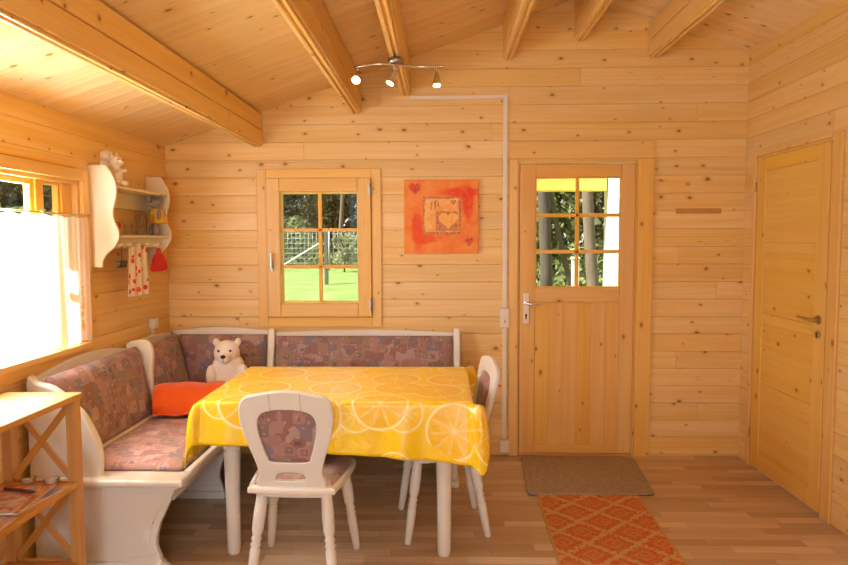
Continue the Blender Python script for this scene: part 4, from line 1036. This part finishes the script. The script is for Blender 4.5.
# ------------------------------------------------------------------ pine rack at the lower left
t = thing('pine_rack', 'low pine shelf rack with crossed end braces in front of the bench', 'shelf rack', (-1.60, 2.18, 0))
RA, RB, RX0, RX1 = 1.60, 2.522, -1.745, -1.442
mb = MB(); mb.box((RX0-.005, RA-.01, .815), (RX1+.004, RB+.008, .838), 1); obj('top_board', mb, M['rack'], t, .003)
mb = MB(); mb.box((RX0+.002, RA+.002, .467), (RX1-.002, RB-.042, .488), 1); obj('shelf_board', mb, M['rack'], t, .003)
mb = MB(); mb.box((RX0+.002, RA+.002, .140), (RX1-.002, RB-.042, .161), 1); obj('shelf_board', mb, M['rack'], t, .003)
for x0_, x1_ in ((RX0, RX0+.04), (RX1-.04, RX1)):
    for y0_, y1_ in ((RA, RA+.04), (RB-.04, RB)):
        mb = MB(); mb.box((x0_, y0_, 0), (x1_, y1_, .815), 2); obj('post', mb, M['rack'], t, .002)
for ye in (RB-.022, RA+.018):
    for za, zb in ((.170, .455), (.500, .785)):
        for p, q in (((RX0+.04, ye-.005, za), (RX1-.04, ye-.005, zb)), ((RX1-.04, ye+.007, za), (RX0+.04, ye+.007, zb))):
            mb = MB(); mb.bar(p, q, .010, .024, (1, 0, 0)) if False else mb.bar(p, q, .026, .010, (0, 1, 0)); obj('cross_brace', mb, M['rack'], t, .0015)
    mb = MB()
    for z in (.135, .462, .785):
        mb = MB(); mb.box((RX0+.04, ye-.009, z), (RX1-.04, ye+.009, z+.028), 0); obj('end_rail', mb, M['rack'], t, .0015)
# things on the middle shelf
def magazine(x, y, z, w_, l_, rz, mat, label, th=.006):
    m_ = thing('magazine', label, 'magazine', (x, y, z), rz, 'magazines on the rack')
    mb = MB(); mb.box((-w_/2, -l_/2, 0), (w_/2, l_/2, th-.001), 0); obj('pages', mb, M['paper'], m_, world=False)
    mb = MB(); mb.box((-w_/2-.001, -l_/2-.001, th-.001), (w_/2+.001, l_/2+.001, th), 0); obj('cover', mb, mat, m_, world=False)
zz = .4885
magazine(-1.555, 2.00, zz, .20, .27, R(4), M['mag_d'], 'pale pink magazine lying at the front left of the rack shelf')
magazine(-1.570, 2.285, zz, .20, .26, R(-7), M['mag_b'], 'blue and orange magazine at the bottom of the pile on the rack')
magazine(-1.585, 2.285, zz+.0065, .20, .27, R(5), M['mag_c'], 'orange magazine in the middle of the pile on the rack')
magazine(-1.60, 2.25, zz+.013, .19, .25, R(12), M['mag_a'], 'red and white magazine on top of the pile on the rack')
for x, lb in ((-1.620, 'clear glass tealight holder at the back of the rack shelf'), (-1.525, 'clear glass tealight holder nearest the front post of the rack')):
    h_ = thing('tealight_holder', lb, 'candle holder', (x, 2.445, zz), 0, 'glass tealight holders')
    mb = MB(); mb.lathe([(.024, 0), (.028, .006), (.030, .030), (.027, .030), (.024, .010), (.001, .009)], None, 20); obj('glass_cup', mb, M['glass'], h_, world=False)
    mb = MB(); mb.lathe([(.019, 0), (.019, .014), (.004, .015), (.001, .020)], Matrix.Translation((0, 0, .0105)), 16); obj('candle', mb, M['paper'], h_, world=False, label='white tealight candle')
t = thing('pen', 'dark brown pen lying on top of the magazine pile on the rack', 'pen', (-1.57, 2.33, zz+.0257), R(-12))
mb = MB(); mb.rod((-.075, 0, 0), (.06, 0, 0), .0055); obj('barrel', mb, M['darkbrown'], t, world=False); mb = MB(); mb.rod((.06, 0, 0), (.075, 0, 0), .005, .001); obj('tip', mb, M['steel'], t, world=False)

# ------------------------------------------------------------------ mats
t = thing('doormat', 'grey brown doormat with rounded corners in front of the entry door', 'doormat', (.86, 3.915, 0))
def rquad(c, r, n=5):
    out = []
    for i in range(4):
        p, q, w_ = Vector(c[i-1]), Vector(c[i]), Vector(c[(i+1) % 4]); a = q + (p-q).normalized()*r; b = q + (w_-q).normalized()*r
        for k in range(n+1): t_ = k/n; v_ = a*(1-t_)**2 + q*2*t_*(1-t_) + b*t_*t_; out.append((v_.x, v_.y))
    return out
o_ = rquad([(-.375, -.318), (.340, -.312), (.400, .305), (-.335, .325)], .035)
obj('pile', shape('pile', [o_], .008, .003, Matrix.Translation((0, 0, .0085))), M['doormat'], t, world=False)
obj('rubber_backing', shape('rubber_backing', [o_], .004, .001, Matrix.Translation((0, 0, .0025))), M['black'], t, world=False)
mb = MB(); mb.box((-.285, -.95, 0), (.285, .95, .006), 1); rn = obj('runner_rug', mb, M['runner'], bevel=.002)
rn.location = (.795, 2.655, .0003); rn.rotation_euler = (0, 0, R(-1.6)); tag(rn, 'orange and beige runner rug with a diamond pattern', 'rug')

# ------------------------------------------------------------------ spotlight bar
SY, SZ = 3.40, 2.375
t = thing('spotlight_bar', 'steel ceiling bar with three swivelling spotlights', 'ceiling light', (-.232, SY, SZ))
mb = MB(); mb.lathe([(.030, 0), (.040, -.004), (.042, -.026), (.034, -.030), (.001, -.031)], Matrix.Translation((-.232, SY, SZ-.0005)), 24); obj('ceiling_mount', mb, M['steel'], t)
mb = MB(); pts = []
for k in range(25):
    u = k/24; x = -.445+.46*u; pts.append((x, SY-.03*math.sin(u*2*PI), SZ-.038+.008*math.cos((u-.5)*PI)-.006))
mb.tube(pts, .0055, 10); obj('bar', mb, M['chrome'], t)
def spot(x, dirn, lens, e):
    d = Vector(dirn).normalized(); u = (x+.445)/.46; y = SY-.03*math.sin(u*2*PI); top = Vector((x, y, SZ-.04)); piv = top + Vector((0, 0, -.040))
    mb = MB(); mb.rod(top, piv, .0045); mb.ball(piv, .009, 12); st = obj('swivel_arm', mb, M['chrome'], t)
    a = piv - d*.012; b = piv + d*.062
    mb = MB(); mb.rod(a, b, .01, n=20, prof=[(.010, 0), (.014, .08), (.014, .45), (.018, .55), (.025, .96), (.025, 1.0)]); hd = obj('lamp_head', mb, M['chrome'], t)
    mb = MB(); mb.rod(b - d*.001, b + d*.002, .021, n=20, prof=[(.021, 0), (.020, 1)]); obj('lens', mb, lens, hd, label='glowing lamp lens').matrix_parent_inverse = Matrix.Identity(4)
    ld = bpy.data.lights.new('spot_lamp', 'SPOT'); ld.energy = e; ld.spot_size = R(75); ld.spot_blend = .6; ld.color = (1, .80, .5); ld.shadow_soft_size = .02
    lo = bpy.data.objects.new('spot_lamp', ld); col.objects.link(lo); lo.location = b + d*.012; lo.rotation_euler = (-d).to_track_quat('Z', 'Y').to_euler()
spot(-.425, (-.10, -.65, -.62), M['lens_bright'], 7)
spot(-.235, (-.42, -.25, -.85), M['lens'], 7)
spot(-.025, (.05, -.22, -.95), M['lens'], 7)

# ------------------------------------------------------------------ outside
def gz(x, y):
    d = max(0, y-4.3); return -.16 + .021*d + .05*math.sin(x*.3)*min(1, d/10)
mb = MB(); vs = []; fs = []; N_ = 60
for j in range(N_+1):
    for i in range(N_+1):
        x = -45+90*i/N_; y = -15+80*j/N_; vs.append((x, y, gz(x, y) - (.02 if y < 5 else 0)))
for j in range(N_):
    for i in range(N_): fs.append((j*(N_+1)+i, j*(N_+1)+i+1, (j+1)*(N_+1)+i+1, (j+1)*(N_+1)+i))
mb.add(vs, fs, None, True); o = obj('lawn', mb, M['grass']); o['kind'] = 'structure'; o['label'] = 'sunlit green lawn outside the back window'
# wire fence
t = thing('wire_fence', 'pale wire mesh fence across the lawn beyond the back window', 'fence', (-5, 26, .3))
for k in range(6):
    x0_ = -10.5+2.0*k; zb = .28
    mb = MB()
    for q in range(8): mb.rod((x0_, 26, zb+.06+.2*q), (x0_+2.0, 26, zb+.06+.2*q), .007, n=5)
    for q in range(1, 12): mb.rod((x0_+2.0*q/12, 26, zb+.03), (x0_+2.0*q/12, 26, zb+1.5), .006, n=5)
    obj('mesh_panel', mb, M['metal_grey'], t)
    mb = MB(); mb.rod((x0_, 25.98, zb-.1), (x0_, 25.98, zb+1.62), .035, n=8); obj('fence_post', mb, M['metal_grey'], t)
mb = MB(); mb.rod((-6.55, 25.3, .28), (-4.75, 25.3, 1.35), .024, n=8); obj('brace_pole', mb, M['whitepost'], t, label='pale diagonal brace pole')
mb = MB(); mb.box((-3.53, 19.5, 0.05), (-3.42, 19.6, 1.72), 2); tag(obj('lawn_post', mb, M['darkpost'], bevel=.01), 'dark grey post standing alone on the lawn before the fence', 'post')
mb = MB(); mb.box((1.80, 9.0, -.06), (1.90, 9.08, 1.17), 2); mb.box((1.79, 8.99, 1.17), (1.91, 9.09, 1.20), 2); tag(obj('garden_post', mb, M['whitepost'], bevel=.01), 'thin white post among the tree trunks seen through the door', 'post')

def crown_mesh(name, n, rx, ry, rz_, size, seed, drop=0.0):
    rnd = random.Random(seed); vs = []; fs = []
    cl = [(rnd.gauss(0, .45), rnd.gauss(0, .45), rnd.uniform(-.9, .9)) for _ in range(26)]
    for k in range(n):
        c = rnd.choice(cl); p = None
        while p is None or abs(p.x) > rx or abs(p.y) > ry or abs(p.z) > rz_: p = Vector((c[0]*rx + rnd.gauss(0, .22)*rx, c[1]*ry + rnd.gauss(0, .22)*ry, c[2]*rz_ + rnd.gauss(0, .16)*rz_))
        a = Vector((rnd.gauss(0, 1), rnd.gauss(0, 1), rnd.gauss(0, 1))).normalized(); b = a.orthogonal().normalized(); b.rotate(Matrix.Rotation(rnd.uniform(0, 6.28), 3, a)); c2 = a.cross(b)
        s_ = size*rnd.uniform(.6, 1.3); q = len(vs)
        vs += [p-b*s_, p+c2*s_*.5, p+b*s_, p-c2*s_*.5]; fs.append((q, q+1, q+2, q+3))
    me = bpy.data.meshes.new(name); me.from_pydata(vs, [], fs); me.update(); return me
crowns = {k: [crown_mesh('foliage', 6000, 1.25, 1.1, 3.0, .09, 10+i) for i in range(2)] for i, k in enumerate(('leafdark', 'leafmid'))}
for k in crowns:
    for me in crowns[k]: me.materials.append(M[k])
def tree(x, y, h, label, crown='leafdark', trunk='bark', r=.16, lean=(0, 0), cz=None, group='forest trees behind the lawn', cs=1.0, seed=0):
    t = thing('tree', label, 'tree', (x, y, gz(x, y)-.05), 0, group); g = 0
    mb = MB(); pts = []
    for k in range(9):
        u = k/8; pts.append((lean[0]*u + .05*math.sin(u*7+seed), lean[1]*u, h*u))
    mb.tube(pts, [r*(1.25 if k == 0 else 1-.07*k) for k in range(9)], 12); obj('trunk', mb, M[trunk], t, world=False)
    me = crowns[crown][seed % 2]; seed = seed if group is None else 0; f = bpy.data.objects.new('foliage', me); col.objects.link(f); f.parent = t; f.location = (lean[0], lean[1], cz if cz else h); f.scale = (cs, cs, cs); f.rotation_euler = (0, 0, 0)
    return t
rnd = random.Random(5)
i = 0
for row, (yy, n_) in enumerate(((32.6, 6), (35.6, 6))):
    for k in range(n_):
        x = -11 + k*2.75 + row*1.4
        tree(x, yy, rnd.uniform(4.5, 7), 'dark leafy forest tree beyond the fence', 'leafdark' if (i % 3) else 'leafmid', 'bark', .13, (0, 0), 3.4 + rnd.uniform(-.6, 1.2), cs=1.05, seed=i*0); i += 1
tree(-4.75, 30.6, 6.5, 'pale-barked tree beyond the fence, seen in the right-hand panes of the back window', 'leafmid', 'birch', .13, (.15, 0), 5.9, None, .5, 4)
# forest on the left and behind the entry door
for k in range(8):
    tree(-14.2 - .8*(k % 2), 3.0 + k*2.8, rnd.uniform(4, 5.5), 'dark leafy tree seen through the curtained left window', 'leafdark', 'bark', .14, (0, 0), 3.0, 'trees left of the cabin', 1.05, 0)
for k in range(5):
    tree(3.0 + k*2.75, 17.9 + (k % 2), rnd.uniform(4, 6), 'dark leafy tree in the wood behind the entry door', 'leafdark' if k % 3 else 'leafmid', 'bark', .12, (0, 0), 3.0, 'wood behind the entry door', 1.0, 0)
tree(1.42, 9.0, 8.7, 'grey trunked tree in the left panes of the entry door window', 'leafdark', 'bark', .09, (-.16, 0), 8.6, None, .5, 1)
tree(1.95, 8.3, 6.5, 'stout pale trunk tree right of centre in the entry door window', 'leafmid', 'birch', .085, (-.20, 0), 5.4, None, .5, 2)
tree(2.65, 12.5, 5.5, 'slim leaning tree in the middle of the entry door window', 'leafdark', 'bark', .06, (-1.3, 0), 5.3, None, .8, 3)
# undergrowth: uncountable leaves
mb_ = bpy.data.meshes.new('undergrowth'); vs = []; fs = []; rr = random.Random(9)
def leafq(p, s_):
    a = Vector((rr.gauss(0, 1), rr.gauss(0, 1), rr.gauss(0, 1))).normalized(); b = a.orthogonal().normalized(); c2 = a.cross(b); q = len(vs)
    vs.extend([p-b*s_, p+c2*s_*.5, p+b*s_, p-c2*s_*.5]); fs.append((q, q+1, q+2, q+3))
for k in range(9000):
    x = rr.uniform(-14, 2.5); y = rr.uniform(27.0, 29.9); leafq(Vector((x, y, gz(x, y)+rr.random()**1.3*(1.4+.9*math.sin(x*1.7)))), rr.uniform(.06, .14))
for k in range(9000):
    x = rr.uniform(-.5, 15); y = rr.uniform(13, 16) ; leafq(Vector((x, y, gz(x, y)+rr.random()**1.5*(.9+.5*math.sin(x*2.3)))), rr.uniform(.05, .12))
for k in range(7000):
    y = rr.uniform(0, 30); x = rr.uniform(-12.6, -10.6); leafq(Vector((x, y, gz(x, y)+rr.random()*2.2)), rr.uniform(.10, .2))
mb_.from_pydata(vs, [], fs); mb_.materials.append(M['leafmid']); o = bpy.data.objects.new('undergrowth', mb_); col.objects.link(o); tag(o, 'leafy undergrowth at the edge of the wood', 'undergrowth', kind='stuff')
# dense wood mass behind the single trees
wm = bpy.data.meshes.new('tree_line'); vs = []; fs = []
for k in range(16000):
    x = rr.uniform(-20, 6); y = rr.uniform(38.2, 41); leafq(Vector((x, y, gz(x, y)+rr.random()*9)), rr.uniform(.25, .45))
for k in range(12000):
    x = rr.uniform(0, 20); y = rr.uniform(20.5, 23); leafq(Vector((x, y, gz(x, y)+rr.random()*8)), rr.uniform(.2, .35))
for k in range(12000):
    y = rr.uniform(-2, 34); x = rr.uniform(-20, -17.5); leafq(Vector((x, y, gz(x, y)+rr.random()*8)), rr.uniform(.25, .4))
wm.from_pydata(vs, [], fs); wm.materials.append(M['leafdark']); o = bpy.data.objects.new('tree_line', wm); col.objects.link(o); tag(o, 'dark mass of leafy wood far behind the cabin', 'woodland', kind='stuff')
# pale flowering shrub by the fence
me = crown_mesh('foliage', 500, .45, .4, .6, .07, 77); me.materials.append(M['leafpale'])
t = thing('flowering_shrub', 'pale flowering shrub beside the fence, right panes of the back window', 'shrub', (-3.75, 25.0, gz(-3.75, 25.0)))
f = bpy.data.objects.new('foliage', me); col.objects.link(f); f.parent = t; f.location = (0, 0, .95)
mb = MB(); mb.tube([(0, 0, 0), (.03, 0, .5), (-.02, 0, 1.0)], [.03, .022, .012], 8); obj('stem', mb, M['bark'], t, world=False)
# porch outside the entry door
mb = MB(); mb.box((.2, 5.30, 1.835), (1.33, 5.42, 2.10), 0); tag(obj('porch_beam', mb, M['yellowwood'], bevel=.005), 'yellow porch beam across the top of the entry door window', 'beam')
t = thing('porch_side_wall', 'white sunlit porch wall at the right of the entry door window', 'wall', (1.40, 4.9, 0))
mb = MB(); mb.box((1.345, 4.37, -.15), (1.43, 5.44, 2.35), 2); obj('wall_panel', mb, M['render'], t)
mb = MB(); mb.box((1.330, 4.56, 1.42), (1.345, 4.62, 1.80), 2); obj('trim_board', mb, M['yellowwood'], t, .002)
